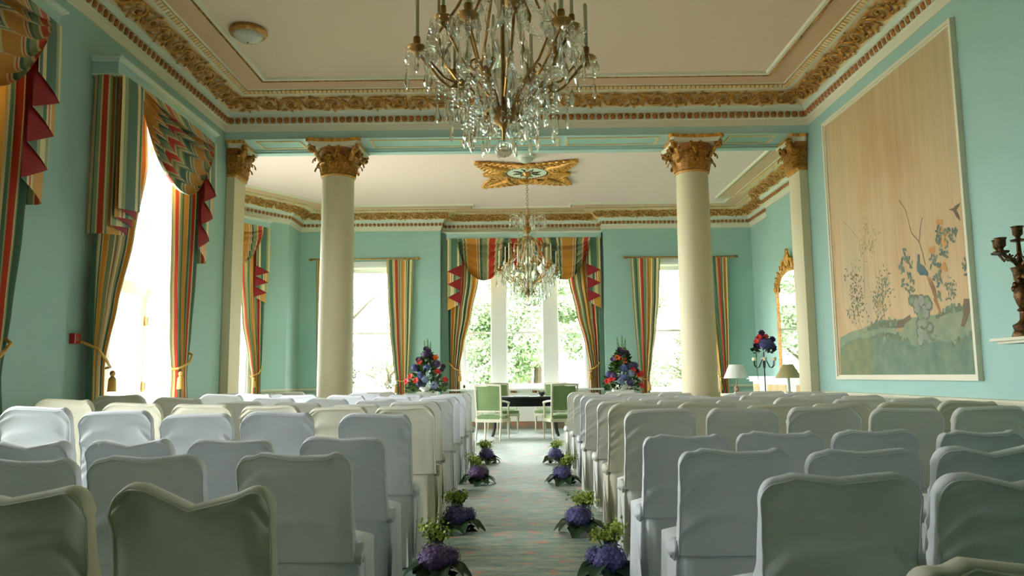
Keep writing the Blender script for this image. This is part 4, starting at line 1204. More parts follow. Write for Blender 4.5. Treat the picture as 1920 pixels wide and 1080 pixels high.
# ------------------------------------------------------------------ chandeliers
def drop_mb(L, w, n=6):
    mb = MB()
    mb.lathe([(0, 0), (w * .35, -.012), (w * .2, -.02), (w * .55, -.04), (w, -L * .72), (w * .5, -L * .9), (0, -L)], n)
    return mb
DROPS = [drop_mb(.12, .016), drop_mb(.16, .014), drop_mb(.09, .019)]
def string_mb():
    """a string of cut beads ending in a long pendant"""
    mb = MB()
    for k in range(5): mb.ball((0, 0, -.012 - .026 * k), (.013 - .001 * (k % 2), .013 - .001 * (k % 2), .012), 6, 4)
    mb.merge(drop_mb(.13, .016), Matrix.Translation((0, 0, -.13)))
    return mb
DROPS.append(string_mb())
drop_me = [d.mesh('crystal_drop', M_CRYSTAL, 0) for d in DROPS]
BEAD = MB().ball((0, 0, 0), (.009, .009, .009), 6, 4)
def chandelier(x, y, zb, label, fine):
    R = random.Random(3)
    root = thing('chandelier', label, 'chandelier', (x, y, zb), 0, 'crystal chandeliers')
    root.scale = (1.07, 1.07, 1.0)
    mb = MB().ball((0, 0, .055), .054, 20, 12)
    ob('crystal_ball', mb.mesh('crystal_ball', M_BALL), root)
    mb = MB(); mb.lathe([(.008, .105), (.010, .17), (.03, .205), (.075, .235), (.11, .265), (.12, .285), (.09, .297), (.03, .305), (.02, .33)], 24)
    for k in range(12):
        a = k * pi / 6; mb.ball((.10 * cos(a), .10 * sin(a), .262), (.016, .016, .02), 6, 4)
    ob('bowl', mb.mesh('bowl', M_BRASS, 40), root)
    mb = MB(); mb.lathe([(.018, .31), (.03, .36), (.075, .46), (.085, .54), (.045, .62), (.03, .66), (.06, .72), (.075, .80), (.04, .88), (.03, .95), (.05, 1.02), (.05, 1.10), (.03, 1.2), (.045, 1.3), (.02, 1.36)], 14)
    ob('crystal_stem', mb.mesh('crystal_stem', M_CRYSTAL, 30), root)
    mb = MB().tube([(0, 0, .3), (0, 0, 1.62)], .010, 8)
    ob('stem_rod', mb.mesh('stem_rod', M_BRASS), root)
    # twelve arms with candle pans and candles, on two tiers
    arm_mb = MB()
    arm_mb.tube([(.07, 0, .29), (.14, 0, .36), (.20, 0, .44), (.245, 0, .485), (.27, 0, .47), (.285, 0, .44), (.31, 0, .43), (.36, 0, .47), (.43, 0, .56), (.475, 0, .62), (.50, 0, .635), (.515, 0, .62)],
                [.011, .010, .009, .009, .009, .009, .009, .009, .010, .010, .011, .008], 6)
    arm_mb.tube([(.285, 0, .44), (.25, 0, .42), (.225, 0, .44), (.235, 0, .465), (.25, 0, .455)], [.009, .008, .007, .006, .005], 5)
    arm_me = arm_mb.mesh('arm', M_BRASS)
    pan_me = MB().lathe([(.012, -.05), (.016, -.02), (.05, -.008), (.062, .006), (.058, .012), (.02, .008), (.017, .03), (.022, .05), (.02, .075), (.012, .075)], 12).mesh('candle_pan', M_BRASS, 40)
    can_me = MB().lathe([(.013, 0), (.013, .30), (.006, .312), (0, .315)], 10).mesh('candle', M_CANDLE, 40)
    loose = MB()
    def hang(px, py, pz, kind, s=1.0):
        if fine:
            ob('crystal_drop', drop_me[kind], root, (px, py, pz), (0, 0, R.random() * 3), (s, s, s))
        else:
            loose.merge(DROPS[kind], Matrix.Translation((px, py, pz)) @ Matrix.Scale(s * 1.15, 4))
    chains = MB()
    def chain(p, q, sag, n):
        p = Vector(p); q = Vector(q)
        for i in range(n + 1):
            t = i / n; c = p + (q - p) * t; c.z -= sag * 4 * t * (1 - t)
            chains.merge(BEAD, Matrix.Translation(c))
    N = 12
    for k in range(N):
        a = 2 * pi * (k + .32) / N; ca, sa = cos(a), sin(a)
        up = .0 if k % 2 == 0 else .11; rr = 1.0 if k % 2 == 0 else .84
        arm = ob('arm', arm_me, root, (0, 0, up * .6 - .0), (0, 0, a), (rr, rr, 1 + up * .4))
        px, pz = .50, .665
        ob('candle_pan', pan_me, arm, (px, 0, pz))
        ob('candle', can_me, arm, (px, 0, pz + .06))
        R0 = .50 * rr; Z0 = up * .6 + pz * (1 + up * .4)
        for j in range(6):
            b = a + .5 + j * pi / 3
            hang(R0 * ca + .062 * cos(b), R0 * sa + .062 * sin(b), Z0, (3, 0, 1, 3, 0, 2)[j], R.uniform(.9, 1.15))
        hang(.30 * rr * ca, .30 * rr * sa, up * .6 + .43, 3, 1.0); hang(.38 * rr * ca, .38 * rr * sa, up * .6 + .47, 3, 1.05); hang(.24 * rr * ca, .24 * rr * sa, up * .6 + .46, 2, 1.3)
        hang(.44 * rr * cos(a + .2), .44 * rr * sin(a + .2), up * .6 + .52, 0, 1.2)
        b2 = a + 2 * pi / N
        chain((R0 * ca, R0 * sa, Z0 - .02), (R0 * cos(b2), R0 * sin(b2), Z0 - .02 + (.07 if k % 2 == 0 else -.07)), .10, 12)
        chain((R0 * ca, R0 * sa, Z0 - .02), (.04 * ca, .04 * sa, 1.18), .05, 22)
        # lower fringe round the bowl
        for q, (rd, z, kd) in enumerate(((.20, .31, 3), (.31, .38, 3), (.13, .26, 2), (.26, .33, 0))):
            b = a + q * .17
            hang(rd * cos(b), rd * sin(b), z, kd, 1.0)
            if q < 2: chain((rd * cos(b), rd * sin(b), z), (.105 * ca, .105 * sa, .29), .03, 8)
    for k in range(6):                              # glass spires between the arms
        a = 2 * pi * (k + .1) / 6
        mb = MB().lathe([(.012, 0), (.018, .03), (.04, .06), (.045, .08), (.02, .10), (.028, .12), (.022, .17), (.008, .23), (.01, .25), (0, .27)], 10)
        mb.tube([(0, 0, 0), (-.08 * cos(a), -.08 * sin(a), -.10), (-.2 * cos(a), -.2 * sin(a), -.16)], .008, 5, 1)
        ob('crystal_spire', mb.mesh('crystal_spire', [M_CRYSTAL, M_BRASS], 20), root, (.42 * cos(a), .42 * sin(a), .60))
    for k in range(8):                              # gilt ribs of the upper cage
        a = 2 * pi * (k + .5) / 8; ca, sa = cos(a), sin(a)
        pts = [(.045, 1.30), (.12, 1.27), (.17, 1.18), (.22, 1.05), (.28, .92), (.35, .80), (.40, .72), (.385, .68)]
        mb = MB().tube([(r * ca, r * sa, z) for r, z in pts], .009, 5)
        mb.tube([(.17 * ca, .17 * sa, 1.18), (.24 * ca, .24 * sa, 1.20), (.26 * ca, .26 * sa, 1.15), (.23 * ca, .23 * sa, 1.13)], .008, 5)
        ob('cage_rib', mb.mesh('cage_rib', M_BRASS), root)
        for r, z in ((.26, 1.14), (.30, .87), (.36, .76)): hang(r * ca, r * sa, z, (k + int(r * 10)) % 3, 1.1)
        pts = [(.03, 1.52), (.10, 1.60), (.20, 1.68), (.29, 1.70), (.33, 1.66)]
        mb = MB().tube([(r * ca, r * sa, z) for r, z in pts], [.012, .014, .016, .012, .008], 6)
        ob('crown_frond', mb.mesh('crown_frond', M_CRYSTAL), root)
        hang(.33 * ca, .33 * sa, 1.66, 0, 1.2); hang(.22 * ca, .22 * sa, 1.67, 1, 1.1); hang(.12 * ca, .12 * sa, 1.58, 2, 1.0)
        chain((.29 * ca, .29 * sa, 1.68), (.12 * ca, .12 * sa, 1.27), .02, 14)
    mb = MB(); mb.lathe([(.03, 1.36), (.07, 1.42), (.06, 1.48), (.03, 1.52), (.045, 1.58), (.02, 1.64)], 16)
    ob('crown', mb.mesh('crown', M_BRASS, 40), root)
    stuff(ob('bead_strings', chains.mesh('bead_strings', M_CRYSTAL, 60), root))
    if not fine: stuff(ob('crystal_drops', loose.mesh('crystal_drops', M_CRYSTAL, 0), root))
    # chain and ceiling plate
    top = ZCEIL - zb - .02
    mb = MB(); z = 1.62; i = 0
    while z < top - .03:
        ring = []
        for k in range(9):
            a = 2 * pi * k / 8
            v = Vector((.018 * cos(a), 0, .030 * sin(a) + z + .025))
            if i % 2: v = Vector((0, v.x, v.z))
            ring.append(v)
        mb.tube(ring, .005, 4, caps=False); z += .047; i += 1
    ob('chain', mb.mesh('chain', M_BRASS), root)
    mb = MB().lathe([(.0, top - .10), (.02, top - .08), (.05, top - .05), (.07, top - .02), (.075, top + .02)], 20)
    ob('ceiling_plate', mb.mesh('ceiling_plate', M_BRASS), root)
    return root
chandelier(-.075, 4.5, 2.515, 'large crystal chandelier with brass arms and candles hanging over the aisle', True)
chandelier(.20, 13.84, 2.46, 'distant crystal chandelier hanging on a chain before the bay window', False)

# ceiling rose in the far room
rs = thing('ceiling_rose', 'gilded star-shaped ceiling rose with a pale painted centre', 'ceiling rose', (.20, 13.84, ZCEIL))
mb = MB().lathe([(.40, 0), (.42, -.02), (.45, -.025), (.47, -.01), (.48, 0)], 48); mb.lathe([(0.001, -.006), (.40, -.006)], 48, mi=1, caps=False)
ob('rim', mb.mesh('rose_rim', [M_GOLD, M_MINT], 40), rs)
dots = MB()
for k in range(40):
    a = k * pi / 20; dots.ball((.385 * cos(a), .385 * sin(a), -.012), (.012, .012, .012), 6, 4)
stuff(ob('beading', dots.mesh('rose_beading', M_BRONZE), rs))
RR = random.Random(8)
def rose_arm(a, r0, r1, w):
    mb = MB(); ca, sa = cos(a), sin(a)
    def P(r, s, z): return (r * ca - s * sa, r * sa + s * ca, z)
    mb.tube([P(r0, 0, -.03), P((r0 + r1) / 2, 0, -.045), P(r1, 0, -.02)], [.05, .035, .02], 6)
    for k in range(7):
        t = k / 6; r = r0 + (r1 - r0) * t * .92; ww = w * (1 - t) ** .8 + .05
        for sg in (-1, 1):
            pts = []
            for i in range(9):
                q = i / 8; b = q * 4.6
                pts.append(P(r + .07 * sin(b) * (1 - .4 * q), sg * (ww * .55 + ww * .45 * (1 - cos(b)) * .6), -.02 - .025 * sin(pi * q)))
            mb.tube(pts, [.026, .026, .024, .022, .02, .018, .018, .018, .02], 5)
            mb.ball(P(r + .03, sg * ww * .45, -.03), (.05, .045, .03), 6, 4); mb.ball(P(r - .02, sg * ww * .95, -.02), (.045, .04, .022), 6, 4)
    mb.ball(P(r1, 0, -.02), (.04, .04, .03), 8, 5)
    return mb
for (px, py) in ((-.91, -.79), (.86, -.85), (.86, .79), (-.86, .96)):
    ob('star_arm', rose_arm(atan2(py, px), .50, sqrt(px * px + py * py), .34).mesh('star_arm', M_GOLDB, 60), rs)
for a in (0, pi / 2, pi, -pi / 2):
    ob('star_point', rose_arm(a, .46, .78 if abs(sin(a)) < .5 else .62, .14).mesh('star_point', M_GOLDB, 60), rs)
mb = MB()
for k in range(8):
    a = k * pi / 4 + .3
    mb.tube([(.10 * cos(a), .10 * sin(a), -.01), (.2 * cos(a + .25), .2 * sin(a + .25), -.014), (.28 * cos(a + .1), .28 * sin(a + .1), -.01)], [.012, .016, .006], 5)
ob('painted_sprays', mb.mesh('painted_sprays', M_BRONZE), rs)
for (x, y, r, lab) in ((-2.93, 7.86, .20, 'round brass-rimmed flush ceiling light with a ribbed glass dome, front room'), (.16, 12.72, .17, 'small clear glass ceiling light just beyond the beam')):
    c = thing('ceiling_light', lab, 'ceiling light', (x, y, ZCEIL), 0, 'flush ceiling lights')
    ob('rim', MB().lathe([(r * .95, 0), (r, -.02), (r * 1.02, -.04), (r * .95, -.06), (r * .8, -.065), (r * .78, -.05)], 32).mesh('light_rim', M_BRASS if x < 0 else M_MINT, 40), c)
    ob('dome', MB().lathe([(r * .8, -.05), (r * .76, -.085), (r * .55, -.12), (r * .25, -.14), (0, -.145)], 32).mesh('light_dome', M_FROST, 60), c)
    ob('knob', MB().ball((0, 0, -.15), .012, 8, 6).mesh('light_knob', M_BRASS), c)

# ------------------------------------------------------------------ slip-covered chairs
CW, CT = .455, .085
def cover_mesh(name, top, sag, seed, wr=.010, corner=.085):
    mb = MB(); zb = .455
    off = Vector((seed * 7.3, seed * 3.1, seed * 5.7))
    sgn = lambda v: (v > 0) - (v < 0)
    def ztop(x):
        ax = abs(x); r = corner; e = ax - (CW / 2 - r)
        z = top
        if e > 0: z -= r - sqrt(max(0, r * r - min(e, r) ** 2))
        return z - sag(x / (CW / 2)) * (1 if e < 0 else max(0, 1 - (e / r) ** 2))
    rdg = random.Random(seed * 13)
    folds_ = [(rdg.choice((-1, 1, -1)), rdg.uniform(.50, .92), rdg.uniform(.5, 1.1), rdg.uniform(.006, .015), rdg.uniform(.010, .020), rdg.uniform(.10, .26)) for _ in range(9)]
    def fn(u, v):
        a = u * 2 * pi; c, s = cos(a), sin(a)
        vv = 1 - (1 - v) ** 1.7
        wd = 1 - .025 * sin(pi * vv) + .02 * (1 - vv)
        x = CW / 2 * sgn(c) * abs(c) ** .22 * wd
        zt = ztop(x / wd)
        z = zb + (zt - zb) * vv
        th = CT * (1.1 - .45 * vv)
        k = max(0, (vv - .965) / .035); th *= sqrt(max(0, 1 - k * k))
        y = th / 2 * sgn(s) * abs(s) ** .22 - .075 * vv ** 1.3
        # drag lines running in from the edges, soft hollows, and a thin raised seam round the outline
        xe = x / (CW / 2)
        d = 0.0
        for (sd, z0, sl, am, wdt, ln) in folds_:
            dist = (1 - sd * xe) * CW / 2
            line = (z - z0) - sl * dist
            d += am * wr / .013 * (1 if wr > .012 else .75) * exp(-(line / wdt) ** 2) * exp(-(dist / ln) ** 2)
        d += noise.noise(Vector((x * 5, z * 4, s * .6)) + off) * wr * .8 + noise.noise(Vector((x * 20, z * 7, s)) + off) * wr * .35
        y += (sgn(s) or 1) * d * (1 - k) * (1 if abs(s) > .25 else .3)
        x += noise.noise(Vector((z * 18, s * 2, seed))) * .0025 * sgn(c) * (1 - k)
        return (x, y, z + (noise.noise(Vector((x * 18, seed * 3.3, 0))) * .007 if vv > .9 else 0))
    mb.grid(72, 40, fn, closeu=True)
    uL, uR = (pi + .32) / (2 * pi), (2 * pi - .32) / (2 * pi)         # corded seam round the back panel
    seam = [fn(uL, k / 24 * .80) for k in range(24)] + [fn(uL + (uR - uL) * k / 40, .80 + .045 * sin(pi * k / 40) ** .3) for k in range(41)] + [fn(uR, .80 - k / 24 * .80) for k in range(1, 25)]
    mb.tube([(x * 1.012, y - .002, z) for x, y, z in seam], .0032, 5)
    return mb.mesh(name, M_COVER, 75)
def skirt_mesh(name, seed):
    mb = MB(); R = random.Random(seed); ph = R.random() * 6
    y0, y1 = -.04, .46; cyy = (y0 + y1) / 2; hy = (y1 - y0) / 2; hx = CW / 2
    sgn = lambda v: (v > 0) - (v < 0)
    def fn(u, v):
        a = u * 2 * pi; c, s = cos(a), sin(a)
        px = sgn(c) * abs(c) ** .3; py = sgn(s) * abs(s) ** .3
        if v < .18:
            k = v / .18; r = .12 + .88 * k; z = .485 + .022 * cos(k * pi / 2) - .02 * k ** 6
            return (hx * px * r, cyy + hy * py * r, z)
        t = (v - .18) / .82
        z = .470 * (1 - t) + .006 * t
        fl = 1 + .02 * t ** 1.4
        f = (sin(u * 2 * pi * 11 + ph + t * .6) * .55 + sin(u * 2 * pi * 17 + ph * 2) * .45) * .017 * t ** 1.2
        if s < -.85: f *= .35
        z += .010 * sin(u * 40 + ph) * t ** 4 * .5
        return ((hx * fl + f) * px, cyy + (hy * fl + f) * py, max(.004, z))
    mb.grid(110, 16, fn, closeu=True)
    return mb.mesh(name, M_COVER, 75)
def knot_mesh(seed):
    """gathered bunch of cloth at the side of the seat with a tail spreading down the skirt"""
    mb = MB(); off = Vector((seed * 3.7, 1, 2))
    mb.ball((0, 0, 0), (.026, .060, .040), 14, 10, fn=lambda p: tuple(p * (1 + .6 * noise.noise(p * 34 + off))))
    def fn(u, v):
        w = .03 + .13 * v ** .8
        return (.006 + .016 * (1 - v) + .010 * sin(u * 13 + seed) * v, (u - .5) * 2 * w * .6 + .03 * v, -.01 - .40 * v)
    mb.grid(12, 10, fn)
    return mb.mesh('sash_knot', M_COVER, 75)
LOW = [lambda x: .034 * exp(-((x - .1) / .34) ** 2) + .006 * sin(x * 5),
       lambda x: .010 + .008 * sin(x * 5 + .5) + .005 * sin(x * 15),
       lambda x: .032 * exp(-((x + .25) / .13) ** 2) + .010 * (x > -.2) * min(1, (x + .2) * 4) + .004 * sin(x * 4 + 2),
       lambda x: .022 * exp(-((x - .3) / .3) ** 2) + .008 * sin(x * 7 + 1),
       lambda x: .072 * max(0, 1 - abs(x - .14) / .75) ** 1.25]
HIGH = [lambda x: .006 + .004 * sin(x * 6), lambda x: .004 * sin(x * 9 + 1), lambda x: .008 * (1 - x * x) * .6, lambda x: .005 * sin(x * 4) + .003 * sin(x * 13)]
low_me = [cover_mesh('back_cover_low', .885, f, i + 1, .013, .07) for i, f in enumerate(LOW)]
high_me = [cover_mesh('back_cover_high', .962, f, i + 20, .010, .085) for i, f in enumerate(HIGH)]
skirt_me = [skirt_mesh('skirt', i + 2) for i in range(3)]
knot_me = [knot_mesh(i + 1) for i in range(3)]
WORDS = ['nearest', 'second', 'third', 'fourth', 'fifth', 'sixth', 'seventh']
RORD = ['first', 'second', 'third', 'fourth', 'fifth', 'sixth', 'seventh', 'eighth', 'ninth', 'tenth']
ROWW = ['back', 'second', 'third', 'fourth', 'fifth', 'sixth', 'seventh', 'eighth', 'ninth', 'front']
RC = random.Random(21)
def chair(x, y, low, var, cover, label, group, hs=1.0, rz=0.0, ws=1.0, knots=()):
    c = thing('covered_chair', label, 'chair', (x, y, 0), rz, group)
    me = (low_me if low else high_me)[var]
    ob('back_cover', me, c, (0, 0, 0), (0, 0, 0), (ws, 1, 1), cover).location.z = 0
    if hs != 1.0: c.children[-1].scale.z = 1.0
    bc_ = c.children[0] if c.children else None
    ob('skirt', skirt_me[var % 3], c, (0, 0, 0), (0, 0, 0), (ws, 1, 1), cover)
    for sg in knots:
        ob('sash_knot', knot_me[(var + (sg > 0)) % 3], c, (sg * (CW / 2 + .012) * ws, .03, .47), (0, 0, 0 if sg > 0 else pi), (1, 1, 1), cover)
    c.scale = (1, 1, hs)
    return c
LABEL_LOOK = {True: ['with a dipped top', 'with a wavy creased top', 'with a notched top', 'with a sagging top', 'with a deep V in its top'],
              False: ['with a smooth rounded top', 'with a straight rounded top', 'with a slightly bowed top', 'with a crisp rounded top']}
COVN = {M_COVER: 'white', M_COVERC: 'ivory', M_COVERD: 'cream'}
# rows from the back (next to the camera) to the front: depth, [centre x ...] from the aisle outwards, low covers?, cover
EYEH = EYE
def px_row(Y, spans):
    """chair centres of a row from measured edges (tangents of the view angle times depth)"""
    return [((a + b) / 2 - 972) / 1411 * Y for a, b in spans]
ROWS_L = [(2.20, [-.92, -1.44], True, M_COVERD, [4, 0]),
          (3.07, [-.89, -1.48, -1.98], True, M_COVER, [1, 3, 1]),
          (3.95, [-.90, -1.475, -2.00, -2.52], True, M_COVER, [2, 2, 0, 0]),
          (4.82, [-.90, -1.52, -2.03, -2.54, -3.05], False, M_COVER, None),
          (5.78, [-.86, -1.36, -1.87, -2.40, -2.92, -3.44], False, M_COVERD, None),
          (6.62, [-.90, -1.41, -1.93, -2.45, -2.97, -3.48], False, M_COVERC, None),
          (7.55, [-.88, -1.40, -1.91, -2.43, -2.95], False, M_COVER, None),
          (8.42, [-.88, -1.40, -1.91, -2.43, -2.95], False, M_COVER, None),
          (9.30, [-.87, -1.38, -1.88, -3.05, -3.56], False, M_COVER, None),
          (10.25, [-.86, -1.36, -1.86, -3.10], False, M_COVERC, None)]
ROWS_R = [(2.27, [.925, 1.43], True, M_COVER, [3, 0]),
          (3.13, [.87, 1.38, 1.89], True, M_COVER, [1, 3, 0]),
          (3.98, [.855, 1.34, 1.825, 2.37, 2.88], True, M_COVER, [1, 1, 3, 1, 3]),
          (4.88, [.90, 1.42, 1.94, 2.46, 2.98], False, M_COVERC, None),
          (5.76, [.90, 1.41, 1.92, 2.42, 2.90, 3.38], False, M_COVERD, None),
          (6.66, [.91, 1.42, 1.93, 2.44, 2.95, 3.44], False, M_COVERC, None),
          (7.62, [.89, 1.40, 1.91, 2.42, 2.93, 3.42], False, M_COVERC, None),
          (8.48, [.91, 1.42, 1.93, 2.44, 2.95, 3.44], False, M_COVER, None),
          (9.36, [.90, 1.41, 1.915, 3.05, 3.56], False, M_COVERC, None),
          (10.22, [.88, 1.37, 1.86, 3.10], False, M_COVERC, None)]
for side, rows in (('left', ROWS_L), ('right', ROWS_R)):
    for r, (Y, xs, low, cov, vars_) in enumerate(rows):
        for k, x in enumerate(xs):
            var = vars_[k] if vars_ else RC.randrange(4)
            seat = 'beside the aisle' if k == 0 else WORDS[k] + ' from the aisle'
            lab = '%s covered chair, %s, %s row from the %s, %s of aisle' % (COVN[cov], seat, RORD[r], 'back', side)
            rz = RC.uniform(-.03, .03); dy = RC.uniform(-.02, .02) if r > 2 else 0
            hs = RC.uniform(.985, 1.012)
            if side == 'left' and not low and k >= 2: hs += .02 * (k - 1)
            chair(x, Y + .045 + dy, low, var, cov, lab, '%s row of covered chairs, %s side' % (ROWW[r], side), hs, rz, .96 if low and r == 2 else 1.0, (1 if side == 'left' else -1,) if k == 0 else ())
chair(.84, 1.33, True, 1, M_COVERD, 'cream covered chair cut off by the bottom right of the picture, closest of all', 'single chair behind the back row', 1.0, .02)

# ------------------------------------------------------------------ flowers
def hydrangea_mb(r, n, seed, mi=0):
    R = random.Random(seed); mb = MB()
    mb.ball((0, 0, 0), (r * .86, r * .86, r * .78), 12, 8, mi)
    for k in range(n):
        z = 1 - 2 * (k + .5) / n; a = k * 2.39996
        d = Vector((sqrt(1 - z * z) * cos(a), sqrt(1 - z * z) * sin(a), z))
        c = Vector((d.x * r, d.y * r, d.z * r * .92)) * R.uniform(.93, 1.07)
        t1 = d.orthogonal().normalized(); t2 = d.cross(t1); s = r * R.uniform(.12, .17); ro = R.random() * 2
        for q in range(4):
            b = ro + q * pi / 2
            e = (t1 * cos(b) + t2 * sin(b)); f = (t1 * -sin(b) + t2 * cos(b))
            mb.add([c, c + e * s * .6 + f * s * .45 + d * s * .15, c + e * s * 1.1 + d * s * .2, c + e * s * .6 - f * s * .45 + d * s * .15], [(0, 1, 2, 3)], mi)
    return mb
def bigleaf_mb(L, w, droop):
    mb = MB()
    def fn(u, v):
        ww = w * sin(pi * (v ** .8)) * (1 + .05 * cos(v * 40)) + .002
        return ((u - .5) * 2 * ww, L * v, .02 + droop * (v * .6 - v * v) - .10 * ww * 0 + .35 * abs(u - .5) * ww * 2)
    mb.grid(6, 10, fn); return mb
hyd_me = [hydrangea_mb(.085, 130, 3).mesh('hydrangea_head', M_HYD[0], 0), hydrangea_mb(.06, 80, 4).mesh('hydrangea_head', M_HYD[1], 0)]
bleaf_me = bigleaf_mb(.19, .062, .10).mesh('leaf', M_LEAF, 60)
def sprig_mb(h, n, seed, spread):
    R = random.Random(seed); mb = MB()
    for k in range(n):
        a = R.random() * 6.28; q = sqrt(R.random()) * spread; hh = h * R.uniform(.6, 1.0)
        top = Vector((q * cos(a), q * sin(a), hh))
        mb.tube([(0, 0, 0), (top.x * .4, top.y * .4, hh * .55), top], [.003, .0025, .002], 4, 1)
        for j in range(16):
            c = top + Vector((R.gauss(0, .022), R.gauss(0, .022), R.gauss(0, .02)))
            d = Vector((R.gauss(0, 1), R.gauss(0, 1), R.gauss(0, 1))).normalized(); t = d.orthogonal() * .0075; s = d.cross(t)
            mb.add([c - t, c + s, c + t, c - s], [(0, 1, 2, 3)], 0)
    return mb
sprig_me = [sprig_mb(.17, 10, s, .06).mesh('lime_sprig', [M_LIME, M_STEM], 0) for s in (1, 2)]
fill_me = None
def foliage_mb(n, seed, rx, rz, L):
    R = random.Random(seed); mb = MB()
    for k in range(n):
        z = R.random(); a = R.random() * 6.28; q = sqrt(R.random()) * rx * (1 - z * .85)
        c = Vector((q * cos(a), q * sin(a), z * rz)); d = Vector((cos(a), sin(a), R.uniform(-.3, .9))).normalized(); t = d.orthogonal().normalized()
        l = L * R.uniform(.6, 1.3); w = l * .28
        mb.add([c, c + d * l * .5 + t * w, c + d * l, c + d * l * .5 - t * w], [(0, 1, 2, 3)], 0)
    return mb
AISLE = [(-.49, 4.60, 2), (-.47, 5.95, 0), (-.46, 8.50, 2), (-.45, 10.5, 0), (.51, 4.56, 0), (.46, 5.86, 0), (.48, 8.45, 0), (.49, 10.45, 0)]
PLACE = ['nearest the camera', 'second from the camera', 'third from the camera', 'farthest from the camera']
for i, (x, y, hc) in enumerate(AISLE):
    sd = 'left' if x < 0 else 'right'; sg = 1 if x < 0 else -1
    c = thing('aisle_posy', 'hydrangea posy with lime sprigs on the floor, %s side of aisle, %s' % (sd, PLACE[i % 4]), 'flowers', (x, y, 0), RC.uniform(-.4, .4), 'hydrangea posies along the aisle')
    ob('hydrangea_head', hyd_me[0], c, (.0, -.03, .115), (.3, 0, i), (1.22, 1.22, 1.12), M_HYD[hc])
    if i % 4 != 3: ob('hydrangea_head', hyd_me[1], c, (.07 * sg, .03, .125), (0, .3, i * 2), (1, 1, 1), M_HYD[hc])
    for k in range(7):
        a = -pi / 2 + (k - 3) * .62
        ob('leaf', bleaf_me, c, (.04 * cos(a), .04 * sin(a), .045 + .006 * (k % 3)), (-.25 + .12 * (k % 3), .2 * (-1) ** k, a - pi / 2), (1, .85 + .07 * (k % 4), 1))
    ob('leaf', bleaf_me, c, (-.03 * sg, .06, .16), (.9, 0, .4 * sg), (.9, .9, .9))
    stuff(ob('dark_foliage', foliage_mb(70, i + 5, .10, .12, .07).mesh('dark_foliage', M_LEAF, 0), c))
    ob('lime_sprig', sprig_me[i % 2], c, (-.055 * sg, .05, .13), (-.1, -.12 * sg, i))
    ob('lime_sprig', sprig_me[(i + 1) % 2], c, (-.01 * sg, .07, .10), (-.2, .1 * sg, i + 2))

def bloom_mb(r, n, seed, cone=.6):
    """open lily-like bloom: pointed petals round a centre, facing +z"""
    R = random.Random(seed); mb = MB()
    for k in range(n):
        a = k * 2 * pi / n + R.uniform(-.1, .1); ca, sa = cos(a), sin(a)
        def fn(u, v):
            w = r * .34 * sin(pi * min(.98, .1 + v * .9)); q = r * v
            s = (u - .5) * 2 * w; z = r * cone * v - r * .45 * v ** 3
            return (q * ca - s * sa, q * sa + s * ca, z)
        mb.grid(2, 4, fn)
    return mb
lily_me = bloom_mb(.085, 6, 1).mesh('lily', M_SCARLET, 60)
small_me = bloom_mb(.05, 9, 2, .8).mesh('bloom', M_PLUM, 60)
def spike_mb(h, seed):
    R = random.Random(seed); mb = MB()
    mb.tube([(0, 0, 0), (.01, 0, h * .5), (.0, .01, h)], [.005, .004, .002], 4, 1)
    for k in range(26):
        z = h * (.25 + .75 * k / 26); a = k * 2.4; rr = .03 * (1.2 - z / h)
        mb.ball((rr * cos(a), rr * sin(a), z), (.014 * (1.3 - z / h), .014 * (1.3 - z / h), .014), 5, 4, 0)
    return mb
spike_me = spike_mb(.42, 2).mesh('flower_spike', [M_LEAF2, M_STEM], 60)
dspike_me = spike_mb(.36, 5).mesh('flower_spike', [M_PLUM, M_STEM], 60)
def pyramid(x, y, zt, lab, items, spikes, seed, ped):
    pd = thing('flower_pedestal', ped, 'pedestal', (x, y, 0), 0, 'pedestals under the tall flowers')
    ob('plinth', MB().box(-.2, -.2, 0, .2, .2, .08).mesh('plinth', M_WHITE, 0), pd); ob('cap', MB().box(-.16, -.16, .88, .16, .16, zt).mesh('pedestal_cap', M_WHITE, 0), pd)
    ob('pedestal_shaft', MB().lathe([(.16, .08), (.13, .16), (.12, .8), (.15, .88)], 24).mesh('pedestal_shaft', M_WHITE, 40), pd)
    c = thing('flower_arrangement', lab, 'flowers', (x, y, zt), 0, 'tall flower arrangements at the front')
    ob('bowl', MB().lathe([(.07, 0), (.12, .03), (.14, .08), (.13, .08), (.1, .03)], 20).mesh('flower_bowl', M_WHITE, 40), c)
    stuff(ob('foliage', foliage_mb(330, seed, .30, .60, .09).mesh('arrangement_foliage', M_LEAF, 0), c))
    stuff(ob('fresh_foliage', foliage_mb(330, seed + 3, .29, .62, .08).mesh('fresh_foliage', M_LEAF2, 0), c))
    for (dx, dz, kind, mi) in items:
        dz += .05
        d = Vector((dx * 1.2, -.7, .35)).normalized()
        rot = d.to_track_quat('Z', 'Y').to_euler()
        dy = -.24 * max(.25, (1 - dz / .75)) * (1 if abs(dx) < .2 else .6)
        if kind == 'h': ob('hydrangea_head', hyd_me[0], c, (dx, dy, dz), rot, (.74, .74, .74), M_HYD[mi])
        elif kind == 'l': ob('lily', lily_me, c, (dx, dy - .02, dz), rot, (.72, .72, .72), M_SCARLET if mi == 0 else M_ORANGE)
        else: ob('bloom', small_me, c, (dx, dy - .01, dz), rot, (1, 1, 1), M_PLUM if mi == 0 else M_HYD[2])
    for (dx, dz, tilt, dark) in spikes:
        ob('flower_spike', dspike_me if dark else spike_me, c, (dx * .5, 0, dz), (0, tilt, dx * 9))
